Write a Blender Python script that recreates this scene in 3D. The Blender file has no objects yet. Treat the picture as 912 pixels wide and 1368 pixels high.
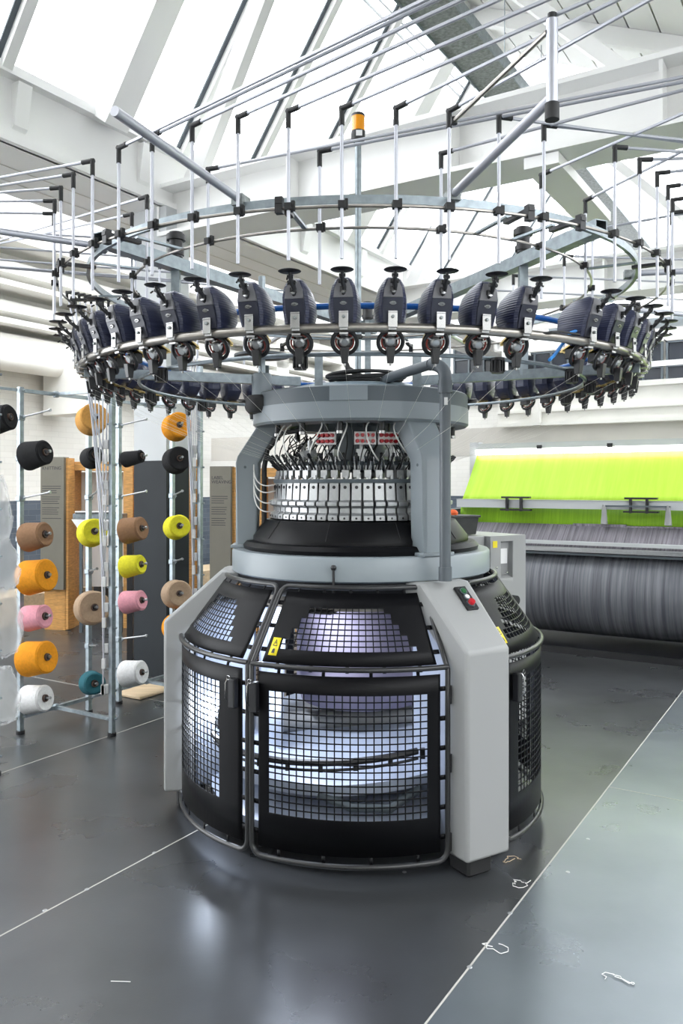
import bpy, math, random
from math import sin, cos, pi, radians as R, atan2, sqrt
from mathutils import Vector, Matrix
random.seed(7)
SC = bpy.context.scene
COL = SC.collection

# ------------------------------------------------------------------ materials
def mat(name, col, rough=.5, metal=0., spec=.5, bump=0., bscale=60., var=0., vscale=8., coat=0., kind='noise', stretch=(1,1,1)):
    m = bpy.data.materials.new(name); m.use_nodes = True
    nt = m.node_tree; b = nt.nodes['Principled BSDF']
    b.inputs['Base Color'].default_value = (*col, 1); b.inputs['Roughness'].default_value = rough
    b.inputs['Metallic'].default_value = metal; b.inputs['Specular IOR Level'].default_value = spec
    if coat: b.inputs['Coat Weight'].default_value = coat; b.inputs['Coat Roughness'].default_value = .1
    tc = nt.nodes.new('ShaderNodeTexCoord'); mp = nt.nodes.new('ShaderNodeMapping')
    mp.inputs['Scale'].default_value = stretch
    nt.links.new(tc.outputs['Object'], mp.inputs['Vector'])
    if var:
        n = nt.nodes.new('ShaderNodeTexNoise'); n.inputs['Scale'].default_value = vscale; n.inputs['Detail'].default_value = 4
        nt.links.new(mp.outputs['Vector'], n.inputs['Vector'])
        r = nt.nodes.new('ShaderNodeValToRGB'); r.color_ramp.elements[0].position = .3; r.color_ramp.elements[1].position = .7
        r.color_ramp.elements[0].color = tuple(max(0, c*(1-var)) for c in col)+(1,)
        r.color_ramp.elements[1].color = tuple(min(1, c*(1+var)) for c in col)+(1,)
        nt.links.new(n.outputs['Fac'], r.inputs['Fac']); nt.links.new(r.outputs['Color'], b.inputs['Base Color'])
    if bump:
        if kind == 'noise':
            n = nt.nodes.new('ShaderNodeTexNoise'); n.inputs['Scale'].default_value = bscale; o = n.outputs['Fac']
        else:
            n = nt.nodes.new('ShaderNodeTexWave'); n.inputs['Scale'].default_value = bscale; n.bands_direction = kind
            n.inputs['Distortion'].default_value = 0; o = n.outputs['Fac']
        nt.links.new(mp.outputs['Vector'], n.inputs['Vector'])
        bp = nt.nodes.new('ShaderNodeBump'); bp.inputs['Strength'].default_value = bump; bp.inputs['Distance'].default_value = .002
        nt.links.new(o, bp.inputs['Height']); nt.links.new(bp.outputs['Normal'], b.inputs['Normal'])
    return m
def emit(name, col, s):
    m = bpy.data.materials.new(name); m.use_nodes = True
    b = m.node_tree.nodes['Principled BSDF']; b.inputs['Base Color'].default_value = (*col, 1)
    b.inputs['Emission Color'].default_value = (*col, 1); b.inputs['Emission Strength'].default_value = s
    return m
def glass(name, tint=(1,1,1), refl=.06):
    m = bpy.data.materials.new(name); m.use_nodes = True; nt = m.node_tree
    for n in list(nt.nodes): nt.nodes.remove(n)
    o = nt.nodes.new('ShaderNodeOutputMaterial'); t = nt.nodes.new('ShaderNodeBsdfTransparent'); t.inputs[0].default_value = (*tint, 1)
    g = nt.nodes.new('ShaderNodeBsdfGlossy'); g.inputs['Roughness'].default_value = .03
    x = nt.nodes.new('ShaderNodeMixShader'); f = nt.nodes.new('ShaderNodeFresnel'); f.inputs['IOR'].default_value = 1.3
    nt.links.new(f.outputs[0], x.inputs[0]); nt.links.new(t.outputs[0], x.inputs[1]); nt.links.new(g.outputs[0], x.inputs[2])
    nt.links.new(x.outputs[0], o.inputs[0]); return m

M = {}
M['galv'] = mat('galvanised', (.27,.31,.335), .36, .7, var=.18, vscale=30)
M['galvdark'] = mat('galvanised_tray', (.25,.27,.27), .5, .6, var=.35, vscale=40)
M['alu'] = mat('aluminium', (.52,.53,.585), .38, .5)
M['steel'] = mat('steel_ring', (.30,.28,.255), .3, .85, var=.12, vscale=25)
M['chrome'] = mat('chrome', (.34,.34,.34), .25, 1.)
M['silver'] = mat('machined_silver', (.40,.41,.42), .32, .7, var=.08, vscale=60)
M['brass'] = mat('brass', (.55,.42,.18), .35, .8)
M['black'] = mat('black_plastic', (.012,.012,.014), .42)
M['rubber'] = mat('black_rubber', (.015,.015,.016), .6)
M['sheet'] = mat('black_sheet', (.003,.003,.004), .40, 0, .15, bump=.1, bscale=400)
M['tubeblack'] = mat('black_tube', (.02,.02,.021), .3)
M['navy'] = mat('navy_housing', (.028,.033,.072), .34, 0, .5, bump=.4, bscale=40, kind='Z', coat=.15)
M['navyfront'] = mat('navy_front', (.03,.032,.05), .35, 0, .6)
M['nose'] = mat('nose_grey', (.15,.15,.165), .4)
M['grey'] = mat('machine_grey', (.235,.27,.295), .36, 0, .5, bump=.05, bscale=300)
M['greydark'] = mat('machine_dark_grey', (.085,.105,.12), .4)
M['greylight'] = mat('machine_pale_blue', (.24,.31,.36), .35)
M['cover'] = mat('cover_grey', (.32,.325,.325), .42, 0, .4, bump=.08, bscale=500)
M['pipe'] = mat('pipe_grey', (.09,.105,.12), .4)
M['white'] = mat('white_paint', (.87,.87,.86), .5, var=.02, vscale=2)
M['offwhite'] = mat('cream_paint', (.82,.81,.77), .55, var=.05, vscale=3)
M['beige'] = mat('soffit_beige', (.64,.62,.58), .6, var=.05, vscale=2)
M['yellow'] = mat('yellow_label', (.85,.70,.02), .45)
M['red'] = mat('red_plastic', (.45,.01,.02), .3)
M['redring'] = mat('red_brown_ring', (.25,.04,.03), .35)
M['green'] = mat('green_button', (.01,.12,.03), .35)
M['whitep'] = mat('white_plastic', (.8,.8,.8), .4)
M['amber'] = mat('amber_lens', (.9,.33,.0), .15, coat=.5)
M['wire'] = mat('white_wire', (.8,.8,.78), .4)
M['yarnw'] = mat('yarn_white', (.8,.79,.74), .8)
M['blue'] = mat('blue_hose', (.01,.10,.38), .35)
M['bluetag'] = mat('blue_tie', (.03,.25,.7), .4)
M['wood'] = mat('plywood_edge', (.58,.30,.09), .5, bump=.3, bscale=12, kind='Z', var=.25, vscale=5, stretch=(3,3,18))
M['woodpale'] = mat('pale_timber', (.55,.42,.27), .55, var=.15, vscale=4, stretch=(1,8,8))
M['olive'] = mat('olive_board', (.155,.145,.115), .6, var=.04)
M['colblue'] = mat('column_dark', (.018,.022,.026), .5, 0, .2, var=.15, vscale=3)
M['colpale'] = mat('column_pale', (.50,.52,.53), .5)
M['darkglass'] = mat('dark_window', (.03,.035,.045), .1)
M['glow'] = emit('tube_light', (1,1,.96), 6)
M['led'] = emit('led_face', (.85,.92,1), 30)
M['cloth'] = mat('knit_cloth', (.30,.27,.36), .8, bump=.2, bscale=150)
M['bluewhite'] = mat('pale_steel_tray', (.42,.47,.58), .35, .15, var=.06, vscale=5)
M['glass'] = glass('skylight_glass')
M['toolbox'] = mat('dark_case', (.02,.022,.022), .45)
M['orangeobj'] = mat('orange_cloth', (.8,.13,.03), .6)
def yarn(name, c, v=.08): return mat('yarn_'+name, c, .85, 0, .2, bump=.9, bscale=55, kind='X', var=v, vscale=70)
Y = {'black': yarn('black',(.022,.022,.024)), 'brown': yarn('brown',(.30,.17,.095)), 'orange': yarn('orange',(.85,.33,.02)),
     'pink': yarn('pink',(.80,.36,.43)), 'white': yarn('white',(.82,.82,.82)), 'ochre': yarn('ochre',(.72,.37,.10)),
     'yellow': yarn('yellow',(.80,.74,.04)), 'beige': yarn('beige',(.43,.31,.21)), 'teal': yarn('teal',(.03,.13,.16))}
M['card'] = mat('card_core', (.10,.06,.045), .6)

def bagmat():
    m = mat('clear_bag', (.85,.86,.87), .2)
    b = m.node_tree.nodes['Principled BSDF']; b.inputs['Alpha'].default_value = .3; return m
M['bag'] = bagmat()

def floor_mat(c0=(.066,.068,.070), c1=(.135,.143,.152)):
    m = bpy.data.materials.new('steel_floor'); m.use_nodes = True; nt = m.node_tree; b = nt.nodes['Principled BSDF']
    tc = nt.nodes.new('ShaderNodeTexCoord')
    n = nt.nodes.new('ShaderNodeTexNoise'); n.inputs['Scale'].default_value = .9; n.inputs['Detail'].default_value = 6
    r = nt.nodes.new('ShaderNodeValToRGB'); r.color_ramp.elements[0].position = .3; r.color_ramp.elements[1].position = .75
    r.color_ramp.elements[0].color = (*c0,1); r.color_ramp.elements[1].color = (*c1,1)
    nt.links.new(tc.outputs['Object'], n.inputs['Vector']); nt.links.new(n.outputs['Fac'], r.inputs['Fac']); nt.links.new(r.outputs['Color'], b.inputs['Base Color'])
    n2 = nt.nodes.new('ShaderNodeTexNoise'); n2.inputs['Scale'].default_value = 2.3; n2.inputs['Detail'].default_value = 8
    r2 = nt.nodes.new('ShaderNodeMapRange'); r2.inputs['To Min'].default_value = .19; r2.inputs['To Max'].default_value = .40
    nt.links.new(tc.outputs['Object'], n2.inputs['Vector']); nt.links.new(n2.outputs['Fac'], r2.inputs['Value']); nt.links.new(r2.outputs['Result'], b.inputs['Roughness'])
    b.inputs['Metallic'].default_value = .65; b.inputs['Specular IOR Level'].default_value = .6
    n3 = nt.nodes.new('ShaderNodeTexNoise'); n3.inputs['Scale'].default_value = 90
    bp = nt.nodes.new('ShaderNodeBump'); bp.inputs['Strength'].default_value = .06; bp.inputs['Distance'].default_value = .002
    nt.links.new(tc.outputs['Object'], n3.inputs['Vector']); nt.links.new(n3.outputs['Fac'], bp.inputs['Height']); nt.links.new(bp.outputs['Normal'], b.inputs['Normal'])
    return m
M['floor'] = floor_mat(); M['floorglare'] = floor_mat((.135,.155,.172), (.25,.28,.305))  # second, paler blue pair holds the right-hand floor reflection as base colour
M['seam'] = mat('seam_filler', (.42,.41,.38), .6)
M['seamdark'] = mat('seam_gap', (.015,.015,.015), .6)

def brick_mat(name, c1, c2, mortar, strength=.5):
    m = bpy.data.materials.new(name); m.use_nodes = True; nt = m.node_tree; b = nt.nodes['Principled BSDF']
    tc = nt.nodes.new('ShaderNodeTexCoord'); br = nt.nodes.new('ShaderNodeTexBrick')
    br.inputs['Color1'].default_value = (*c1,1); br.inputs['Color2'].default_value = (*c2,1); br.inputs['Mortar'].default_value = (*mortar,1)
    br.inputs['Scale'].default_value = 4; br.inputs['Mortar Size'].default_value = .012; br.inputs['Brick Width'].default_value = .9; br.inputs['Row Height'].default_value = .28
    nt.links.new(tc.outputs['UV'], br.inputs['Vector']); nt.links.new(br.outputs['Color'], b.inputs['Base Color'])
    bp = nt.nodes.new('ShaderNodeBump'); bp.inputs['Strength'].default_value = strength; bp.inputs['Distance'].default_value = .01; bp.invert = True
    nt.links.new(br.outputs['Fac'], bp.inputs['Height']); nt.links.new(bp.outputs['Normal'], b.inputs['Normal']); b.inputs['Roughness'].default_value = .6
    return m
M['brickw'] = brick_mat('white_brick', (.80,.79,.75), (.76,.75,.71), (.70,.69,.65), .3)
M['brickg'] = brick_mat('slate_brick', (.10,.125,.16), (.07,.09,.12), (.15,.17,.2), .7)

def warp_mat(name, c1, c2, scale, stretch, rough=.5, metal=0.):
    m = bpy.data.materials.new(name); m.use_nodes = True; nt = m.node_tree; b = nt.nodes['Principled BSDF']
    tc = nt.nodes.new('ShaderNodeTexCoord'); mp = nt.nodes.new('ShaderNodeMapping'); mp.inputs['Scale'].default_value = stretch
    n = nt.nodes.new('ShaderNodeTexNoise'); n.inputs['Scale'].default_value = scale; n.inputs['Detail'].default_value = 5; n.inputs['Roughness'].default_value = .75
    r = nt.nodes.new('ShaderNodeValToRGB'); r.color_ramp.elements[0].position = .35; r.color_ramp.elements[1].position = .65
    r.color_ramp.elements[0].color = (*c1,1); r.color_ramp.elements[1].color = (*c2,1)
    nt.links.new(tc.outputs['Object'], mp.inputs['Vector']); nt.links.new(mp.outputs['Vector'], n.inputs['Vector'])
    nt.links.new(n.outputs['Fac'], r.inputs['Fac']); nt.links.new(r.outputs['Color'], b.inputs['Base Color'])
    b.inputs['Roughness'].default_value = rough; b.inputs['Metallic'].default_value = metal
    return m
M['warpbeam'] = warp_mat('dark_warp', (.07,.075,.09), (.20,.205,.225), 30, (1,.02,.02), .42, .2)
M['warpthread'] = warp_mat('grey_warp_threads', (.10,.09,.11), (.30,.28,.32), 60, (1,.02,.02), .6)
M['greencloth'] = warp_mat('lime_cloth', (.36,.60,.015), (.44,.68,.04), 25, (1,.05,.05), .55)
M['greendark'] = warp_mat('lime_heald_threads', (.20,.42,.01), (.30,.56,.02), 60, (1,.03,.03), .6)

# ------------------------------------------------------------------ mesh helper
class MB:
    def __init__(s): s.v = []; s.f = []
    def add(s, vs, fs):
        o = len(s.v); s.v += [Vector(p) for p in vs]; s.f += [tuple(i+o for i in f) for f in fs]; return s
    def box(s, c, size, rot=None, ch=0.):
        x, y, z = size[0]/2, size[1]/2, size[2]/2
        if ch <= 0:
            vs = [Vector((a*x,b*y,d*z)) for d in (-1,1) for b in (-1,1) for a in (-1,1)]
            fs = [(0,2,3,1),(4,5,7,6),(0,1,5,4),(2,6,7,3),(0,4,6,2),(1,3,7,5)]
        else:   # chamfer: octagon-ish outline in xy at 4 levels
            def ring(dx, zz, q): return [Vector(p) for p in ((-x+dx+q,-y+dx,zz),(x-dx-q,-y+dx,zz),(x-dx,-y+dx+q,zz),(x-dx,y-dx-q,zz),(x-dx-q,y-dx,zz),(-x+dx+q,y-dx,zz),(-x+dx,y-dx-q,zz),(-x+dx,-y+dx+q,zz))]
            vs = ring(ch,-z,ch*.4)+ring(0,-z+ch,ch)+ring(0,z-ch,ch)+ring(ch,z,ch*.4)
            fs = [tuple(range(7,-1,-1)), tuple(range(24,32))]
            for k in range(3):
                for i in range(8):
                    j = (i+1) % 8; fs.append((k*8+i,k*8+j,k*8+8+j,k*8+8+i))
        if rot is not None: vs = [rot @ p for p in vs]
        return s.add([p+Vector(c) for p in vs], fs)
    def beam(s, a, b, w, h, up=(0,0,1)):   # box along a->b
        a = Vector(a); b = Vector(b); d = (b-a); L = d.length; d.normalize()
        side = d.cross(Vector(up)); side.normalize(); u = side.cross(d)
        rot = Matrix((d, side, u)).transposed()
        return s.box((a+b)/2, (L, w, h), rot)
    def tube(s, pts, r, n=8, closed=False, cap=True, rz=None):
        pts = [Vector(p) for p in pts]; m = len(pts)
        rr = r if isinstance(r, (list, tuple)) else [r]*m
        tang = []
        for i in range(m):
            if closed: t = pts[(i+1)%m]-pts[i-1]
            else: t = pts[min(i+1,m-1)]-pts[max(i-1,0)]
            tang.append(t.normalized())
        t0 = tang[0]; up = Vector((0,0,1)) if abs(t0.z) < .9 else Vector((1,0,0))
        nrm = (up - t0*up.dot(t0)).normalized()
        o = len(s.v)
        for i in range(m):
            t = tang[i]; nrm = (nrm - t*nrm.dot(t))
            if nrm.length < 1e-6: nrm = t.orthogonal()
            nrm.normalize(); bi = t.cross(nrm)
            for k in range(n):
                a = 2*pi*k/n + (pi/4 if n == 4 else 0)
                h, w = (rz or (1,1))
                s.v.append(pts[i] + (nrm*cos(a)*h + bi*sin(a)*w)*rr[i])
        for i in range(m if closed else m-1):
            j = (i+1) % m
            for k in range(n):
                l = (k+1) % n
                s.f.append((o+i*n+k, o+j*n+k, o+j*n+l, o+i*n+l))
        if cap and not closed:
            s.f.append(tuple(o+k for k in range(n))); s.f.append(tuple(o+(m-1)*n+k for k in range(n-1,-1,-1)))
        return s
    def cyl(s, a, b, r, n=12, r2=None): return s.tube([a, b], [r, r if r2 is None else r2], n)
    def lathe(s, prof, n=48, c=(0,0,0), a0=0, a1=2*pi, closed_prof=False, axis=None):
        full = abs(a1-a0-2*pi) < 1e-6; m = n if full else n+1; o = len(s.v); p = len(prof)
        rot = None
        if axis is not None: rot = Vector((0,0,1)).rotation_difference(Vector(axis).normalized()).to_matrix()
        for i in range(m):
            a = a0+(a1-a0)*i/n
            for (r, z) in prof:
                q = Vector((r*cos(a), r*sin(a), z))
                if rot: q = rot @ q
                s.v.append(q+Vector(c))
        for i in range(n):
            j = (i+1) % m if full else i+1
            for k in range(p if closed_prof else p-1):
                l = (k+1) % p
                s.f.append((o+i*p+k, o+j*p+k, o+j*p+l, o+i*p+l))
        if closed_prof and not full:
            s.f.append(tuple(o+k for k in range(p-1,-1,-1))); s.f.append(tuple(o+n*p+k for k in range(p)))
        return s
    def prism(s, poly, f0, f1):   # poly list of 2D, f0/f1 map (a,b)->3D
        n = len(poly); vs = [f0(*q) for q in poly]+[f1(*q) for q in poly]
        fs = [tuple(range(n)), tuple(range(2*n-1,n-1,-1))]+[(i,(i+1)%n+0,(i+1)%n+n,i+n) for i in range(n)]
        return s.add(vs, fs)
    def loft(s, rings, cap=True):
        n = len(rings[0]); o = len(s.v)
        for r in rings: s.v += [Vector(p) for p in r]
        for i in range(len(rings)-1):
            for k in range(n):
                l = (k+1) % n; s.f.append((o+i*n+k,o+i*n+l,o+(i+1)*n+l,o+(i+1)*n+k))
        if cap: s.f.append(tuple(o+k for k in range(n-1,-1,-1))); s.f.append(tuple(o+(len(rings)-1)*n+k for k in range(n)))
        return s
    def build(s, name, m, parent=None, loc=None, world=True, sharp=40, bevel=0, solid=0):
        org = Vector((0,0,0))
        if parent is not None and world: org = wloc(parent)
        me = bpy.data.meshes.new(name)
        if loc is not None: org = Vector(loc)
        me.from_pydata([tuple(p-org) for p in s.v], [], s.f); me.update()
        me.materials.append(M[m] if isinstance(m, str) else m)
        import bmesh
        bm = bmesh.new(); bm.from_mesh(me); bmesh.ops.recalc_face_normals(bm, faces=bm.faces); bm.to_mesh(me); bm.free()
        me.shade_smooth(); me.set_sharp_from_angle(angle=R(sharp))
        o = bpy.data.objects.new(name, me); COL.objects.link(o)
        if parent is not None: o.parent = parent; 
        if loc is not None: o.location = Vector(loc)-(wloc(parent) if parent is not None else Vector())
        if solid:
            md = o.modifiers.new('Solidify', 'SOLIDIFY'); md.thickness = solid; md.offset = 0
        if bevel:
            md = o.modifiers.new('Bevel', 'BEVEL'); md.width = bevel; md.segments = 3; md.limit_method = 'ANGLE'; md.angle_limit = R(35)
        return o
def wloc(o):
    p = Vector(o.location)
    while o.parent is not None: o = o.parent; p = p+Vector(o.location)
    return p
def tag(o, label=None, cat=None, group=None, kind=None):
    if label: o['label'] = label
    if cat: o['category'] = cat
    if group: o['group'] = group
    if kind: o['kind'] = kind
    return o
def empty(name, loc, label=None, cat=None, group=None, parent=None, rz=0):
    o = bpy.data.objects.new(name, None); o.empty_display_size = .05; COL.objects.link(o)
    o.location = loc; o.rotation_euler = (0,0,rz)
    if parent is not None: o.parent = parent
    return tag(o, label, cat, group)
def copy_tree(o, parent=None):
    c = o.copy(); COL.objects.link(c)
    if parent is not None: c.parent = parent
    for ch in list(o.children): copy_tree(ch, c)
    return c
def text_mesh(name, s, size, m, parent, matrix, extrude=.0004):
    cu = bpy.data.curves.new(name, 'FONT'); cu.body = s; cu.size = size; cu.extrude = extrude; cu.space_line = .9
    to = bpy.data.objects.new('tmp', cu); COL.objects.link(to)
    bpy.context.view_layer.update()
    me = bpy.data.meshes.new_from_object(to.evaluated_get(bpy.context.evaluated_depsgraph_get()))
    bpy.data.objects.remove(to); bpy.data.curves.remove(cu)
    me.transform(matrix); me.materials.clear(); me.materials.append(M[m])
    o = bpy.data.objects.new(name, me); COL.objects.link(o); o.parent = parent
    return o

# building frame: u runs forward-right, w runs back-left from the camera
UX, UY, WX, WY = .525, .851, -.851, .525
def B(u, w, z): return Vector((UX*u+WX*w, UY*u+WY*w, z))
BROT = Matrix(((UX, WX, 0), (UY, WY, 0), (0, 0, 1)))    # local x=u, y=w
def bbox(mb, u0, u1, w0, w1, z0, z1):
    return mb.box(B((u0+u1)/2, (w0+w1)/2, (z0+z1)/2), (abs(u1-u0), abs(w1-w0), abs(z1-z0)), BROT)
def struct(o, label=None): o['kind'] = 'structure'; return o

# ------------------------------------------------------------------ camera
cam = bpy.data.cameras.new('camera'); co = bpy.data.objects.new('camera', cam); COL.objects.link(co)
co.location = (0,0,1.5); co.rotation_euler = (R(90),0,0)
cam.sensor_fit = 'VERTICAL'; cam.sensor_height = 36; cam.sensor_width = 24; cam.lens = 1084/1368*36; cam.shift_y = -37/1368
cam.clip_start = .05; cam.clip_end = 200
SC.camera = co

# ------------------------------------------------------------------ world and light
w = bpy.data.worlds.new('sky'); SC.world = w; w.use_nodes = True; nt = w.node_tree
bg = nt.nodes['Background']; bg.inputs['Color'].default_value = (.93,.965,1,1); bg.inputs['Strength'].default_value = 4.4
SC.view_settings.view_transform = 'Standard'; SC.view_settings.look = 'None'; SC.view_settings.gamma = 1; SC.view_settings.exposure = .5
SC.view_settings.use_curve_mapping = False
SC.cycles.use_denoising = True
SC.cycles.max_bounces = 8; SC.cycles.diffuse_bounces = 4; SC.cycles.glossy_bounces = 4; SC.cycles.transparent_max_bounces = 12
SC.cycles.sample_clamp_indirect = 8; SC.cycles.caustics_reflective = False; SC.cycles.caustics_refractive = False

# ------------------------------------------------------------------ setting
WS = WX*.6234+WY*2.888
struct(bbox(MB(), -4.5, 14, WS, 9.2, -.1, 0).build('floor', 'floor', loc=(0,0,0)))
struct(bbox(MB(), -4.5, 14, -6.3, WS, -.1, 0).build('floor', 'floorglare', loc=(0,0,0)))  # right slab: bright bluish reflection painted in as a paler colour
# plate seams as very thin filler strips
sm = MB()
def seam(a, b, wd=.006): sm.beam((a[0],a[1],.0006), (b[0],b[1],.0006), wd, .0012)
def fpt(px, py): d = 1626/(py-647); return ((px-456)/1084*d, d)
def Wof(p): return WX*p[0]+WY*p[1]
def Uof(p): return UX*p[0]+UY*p[1]
for p in ((100,1197), (120,992), (690,1210)):
    ww = Wof(fpt(*p)); a = B(-1, ww, 0); b = B(7.0, ww, 0); seam(a, b)
for p in ((812,1051),):
    uu = Uof(fpt(*p)); seam(B(uu, Wof(p and fpt(812,1051)), 0), B(uu, -4, 0), .004)
    seam(B(uu, 5.5, 0), B(uu, Wof(fpt(120,992)), 0), .004)
struct(sm.build('trim_1', 'seam', loc=(0,0,0)))
sc_ = MB()
for (px, py) in ((540,1165),(681,1220),(627,1292),(785,1121),(758,1165),(116,1188),(206,1139),(60,1216)):
    x, y = fpt(px, py); sc_.lathe([(0,.002),(.007,.0018),(.009,.0)], 10, (x,y,0))
struct(sc_.build('trim_2', 'silver', loc=(0,0,0)))

# left wall with UVs for brick
def wallquad(name, u0, u1, w_, z0, z1, m, thick=.2):
    mb = bbox(MB(), u0, u1, w_, w_+thick, z0, z1); o = mb.build(name, m, loc=(0,0,0))
    me = o.data; uv = me.uv_layers.new(name='UVMap')
    for l in me.loops:
        p = me.vertices[l.vertex_index].co; uv.data[l.index].uv = (Uof(p)+Wof(p), p.z)
    return struct(o)
wallquad('wall_left', 2, 14, 8.5, 0, 1.30, 'brickg')
wallquad('wall_left', 2, 14, 8.5, 1.30, 5.4, 'brickw')
def wallback(name, w0, w1, u_, z0, z1, m, thick=.2):
    mb = bbox(MB(), u_, u_+thick, w0, w1, z0, z1); o = mb.build(name, m, loc=(0,0,0))
    me = o.data; uv = me.uv_layers.new(name='UVMap')
    for l in me.loops:
        p = me.vertices[l.vertex_index].co; uv.data[l.index].uv = (Uof(p)+Wof(p), p.z)
    return struct(o)
wallback('wall_back', -6, 8.7, 13.0, 0, 1.3, 'brickg')
wallback('wall_back', -6, 8.7, 13.0, 1.3, 4.25, 'brickw')
struct(bbox(MB(), 13.08, 13.09, -6, 8.6, 4.25, 6.0).build('window_9', 'glass', loc=(0,0,0)))
gm = MB()
for k in range(13): bbox(gm, 13.05, 13.12, -6+1.2*k, -5.95+1.2*k, 4.25, 6.0)
bbox(gm, 13.04, 13.13, -6, 8.6, 5.0, 5.06)
struct(gm.build('window_10', 'white', loc=(0,0,0)))
wallback('wall_front', -6.2, 8.7, -4.4, 0, 5.9, 'brickw')
wallquad('wall_right', -4.4, 13.2, -6.2, 0, 4.2, 'brickw')
# mouldings and ducts on the left wall
for k, (z, h, dp) in enumerate(((3.05,.18,.35),(3.32,.06,.5),(3.5,.12,.3),(3.75,.06,.5),(3.95,.14,.3),(4.25,.08,.55))):
    struct(bbox(MB(), 2, 13, 8.5-dp, 8.5, z, z+h).build('trim_%d' % (3+k), 'offwhite', loc=(0,0,0)))
d = MB().cyl(B(2, 8.15, 2.93), B(9.5, 8.15, 2.93), .13, 20)
tag(d.build('ventilation_duct', 'offwhite', loc=B(2,8.15,2.8)), 'cream round duct running along the upper left wall', 'duct')
for k, u_ in enumerate((5.0, 8.4, 11.2)):
    struct(bbox(MB(), u_, u_+.35, 8.2, 8.5, 0, 5.0).build('trim_%d' % (10+k), 'brickw' if 0 else 'offwhite', loc=(0,0,0)))
g = MB(); bbox(g, 6.6, 6.95, 7.6, 8.4, 2.35, 2.95)
struct(g.build('trim_14', 'offwhite', loc=(0,0,0)))
# valley beam with soffit and brackets
vb = MB(); bbox(vb, -4, 14, 4.37, 4.47, 3.60, 4.02); bbox(vb, -4, 14, 4.30, 4.50, 4.0, 4.06); bbox(vb, -4, 14, 4.47, 5.13, 3.60, 3.66); bbox(vb, -4, 14, 5.05, 5.15, 3.6, 4.1)
bbox(vb, -4, 14, 4.33, 4.39, 3.60, 3.64)
struct(vb.build('ceiling', 'white', loc=(0,0,0)))
br = MB()
for u_ in [x*1.05-2.0 for x in range(14)]:
    P = [(4.37,3.98),(4.30,3.98),(4.345,3.72),(4.37,3.70)]
    br.prism(P, lambda a,b,u_=u_: B(u_-.05, a, b), lambda a,b,u_=u_: B(u_+.05, a, b))
struct(br.build('ceiling', 'white', loc=(0,0,0)))
sf = MB()
for k in range(1,3): bbox(sf, -4, 14, 4.47+k*.22, 4.48+k*.22, 3.597, 3.602)
struct(sf.build('ceiling', 'beige', loc=(0,0,0)))
# glazing: sill at w=4.37 z=4.04, ridge at w=3.05 z=5.93
def G(u, t, off=0.):   # t along slope 0..1
    L = (-1.32, 1.89); n = (1.89/2.305, 1.32/2.305)
    return B(u, 4.37+L[0]*t+n[0]*off, 4.04+L[1]*t+n[1]*off)
gl = MB().add([G(-4,0), G(14,0), G(14,1), G(-4,1)], [(0,1,2,3)])
struct(gl.build('window_1', 'glass', loc=(0,0,0)))
mul = MB(); rb = MB()
us = [-3.9+.78*k for k in range(23)]
for k, u_ in enumerate(us):
    big = (k % 4 == 2)
    tgt = mul
    if big:
        mul.beam(G(u_,0,-.10), G(u_,1,-.10), .20, .20, up=B(1,0,0))
    else:
        mul.beam(G(u_,0,-.035), G(u_,1,-.035), .07, .07, up=B(1,0,0))
        rb.beam(G(u_-.042,0,-.02), G(u_-.042,1,-.02), .012, .06, up=B(1,0,0))
struct(mul.build('window_2', 'white', loc=(0,0,0)))
struct(rb.build('window_3', 'greydark', loc=(0,0,0)))
# sun-shade rail outside the glass (thin lines seen through)
oz = MB()
for t_ in (.80,.84): oz.beam(G(-4,t_,.25), G(14,t_,.25), .02, .02)
struct(oz.build('window_4', 'colpale', loc=(0,0,0)))
# ridge beam, opaque roof slope
struct(MB().beam(B(-4,3.02,5.93), B(14,3.02,5.93), .22, .25).build('ceiling', 'white', loc=(0,0,0)))
sl = math.tan(R(24))
def S(u, w_, off=0): return B(u, w_, 5.95-(3.0-w_)*sl-off)
pl = MB()
k = 0; w_ = 3.0
while w_ > -1.5:
    a, b = w_, w_-.235
    pl.loft([[S(-4,a), S(-4,b), S(-4,b,-.03), S(-4,a,-.03)], [S(8.0,a), S(8.0,b), S(8.0,b,-.03), S(8.0,a,-.03)]])
    w_ -= .25
struct(pl.build('ceiling', 'white', loc=(0,0,0)))
struct(MB().loft([[S(-4,3.1,-.05), S(-4,-1.6,-.05), S(-4,-1.6,-.1), S(-4,3.1,-.1)], [S(8.0,3.1,-.05), S(8.0,-1.6,-.05), S(8.0,-1.6,-.1), S(8.0,3.1,-.1)]]).build('ceiling', 'offwhite', loc=(0,0,0)))
struct(MB().add([S(8,3.0), S(8,-1.6), S(14,-1.6), S(14,3.0)], [(0,1,2,3)]).build('window_11', 'glass', loc=(0,0,0)))
rf = MB()
for k in range(9):
    u_ = -3.9+.78*2+k*1.56
    rf.beam(S(u_,3.0,.08), S(u_,-1.6,.08), .09, .14)
struct(rf.build('ceiling', 'white', loc=(0,0,0)))
# left bay slope, out of view: made all glass to brighten the left wall
def S2(u, w_, off=0): return B(u, w_, 4.0+(w_-5.1)*.42-off)
struct(MB().add([S2(-4,5.1), S2(-4,8.7), S2(14,8.7), S2(14,5.1)], [(0,1,2,3)]).build('window_20', 'glass', loc=(0,0,0)))
mm = MB()
for k in range(12): mm.beam(S2(-3.5+1.5*k,5.1,.05), S2(-3.5+1.5*k,8.6,.05), .08, .12)
struct(mm.build('window_21', 'white', loc=(0,0,0)))
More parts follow.
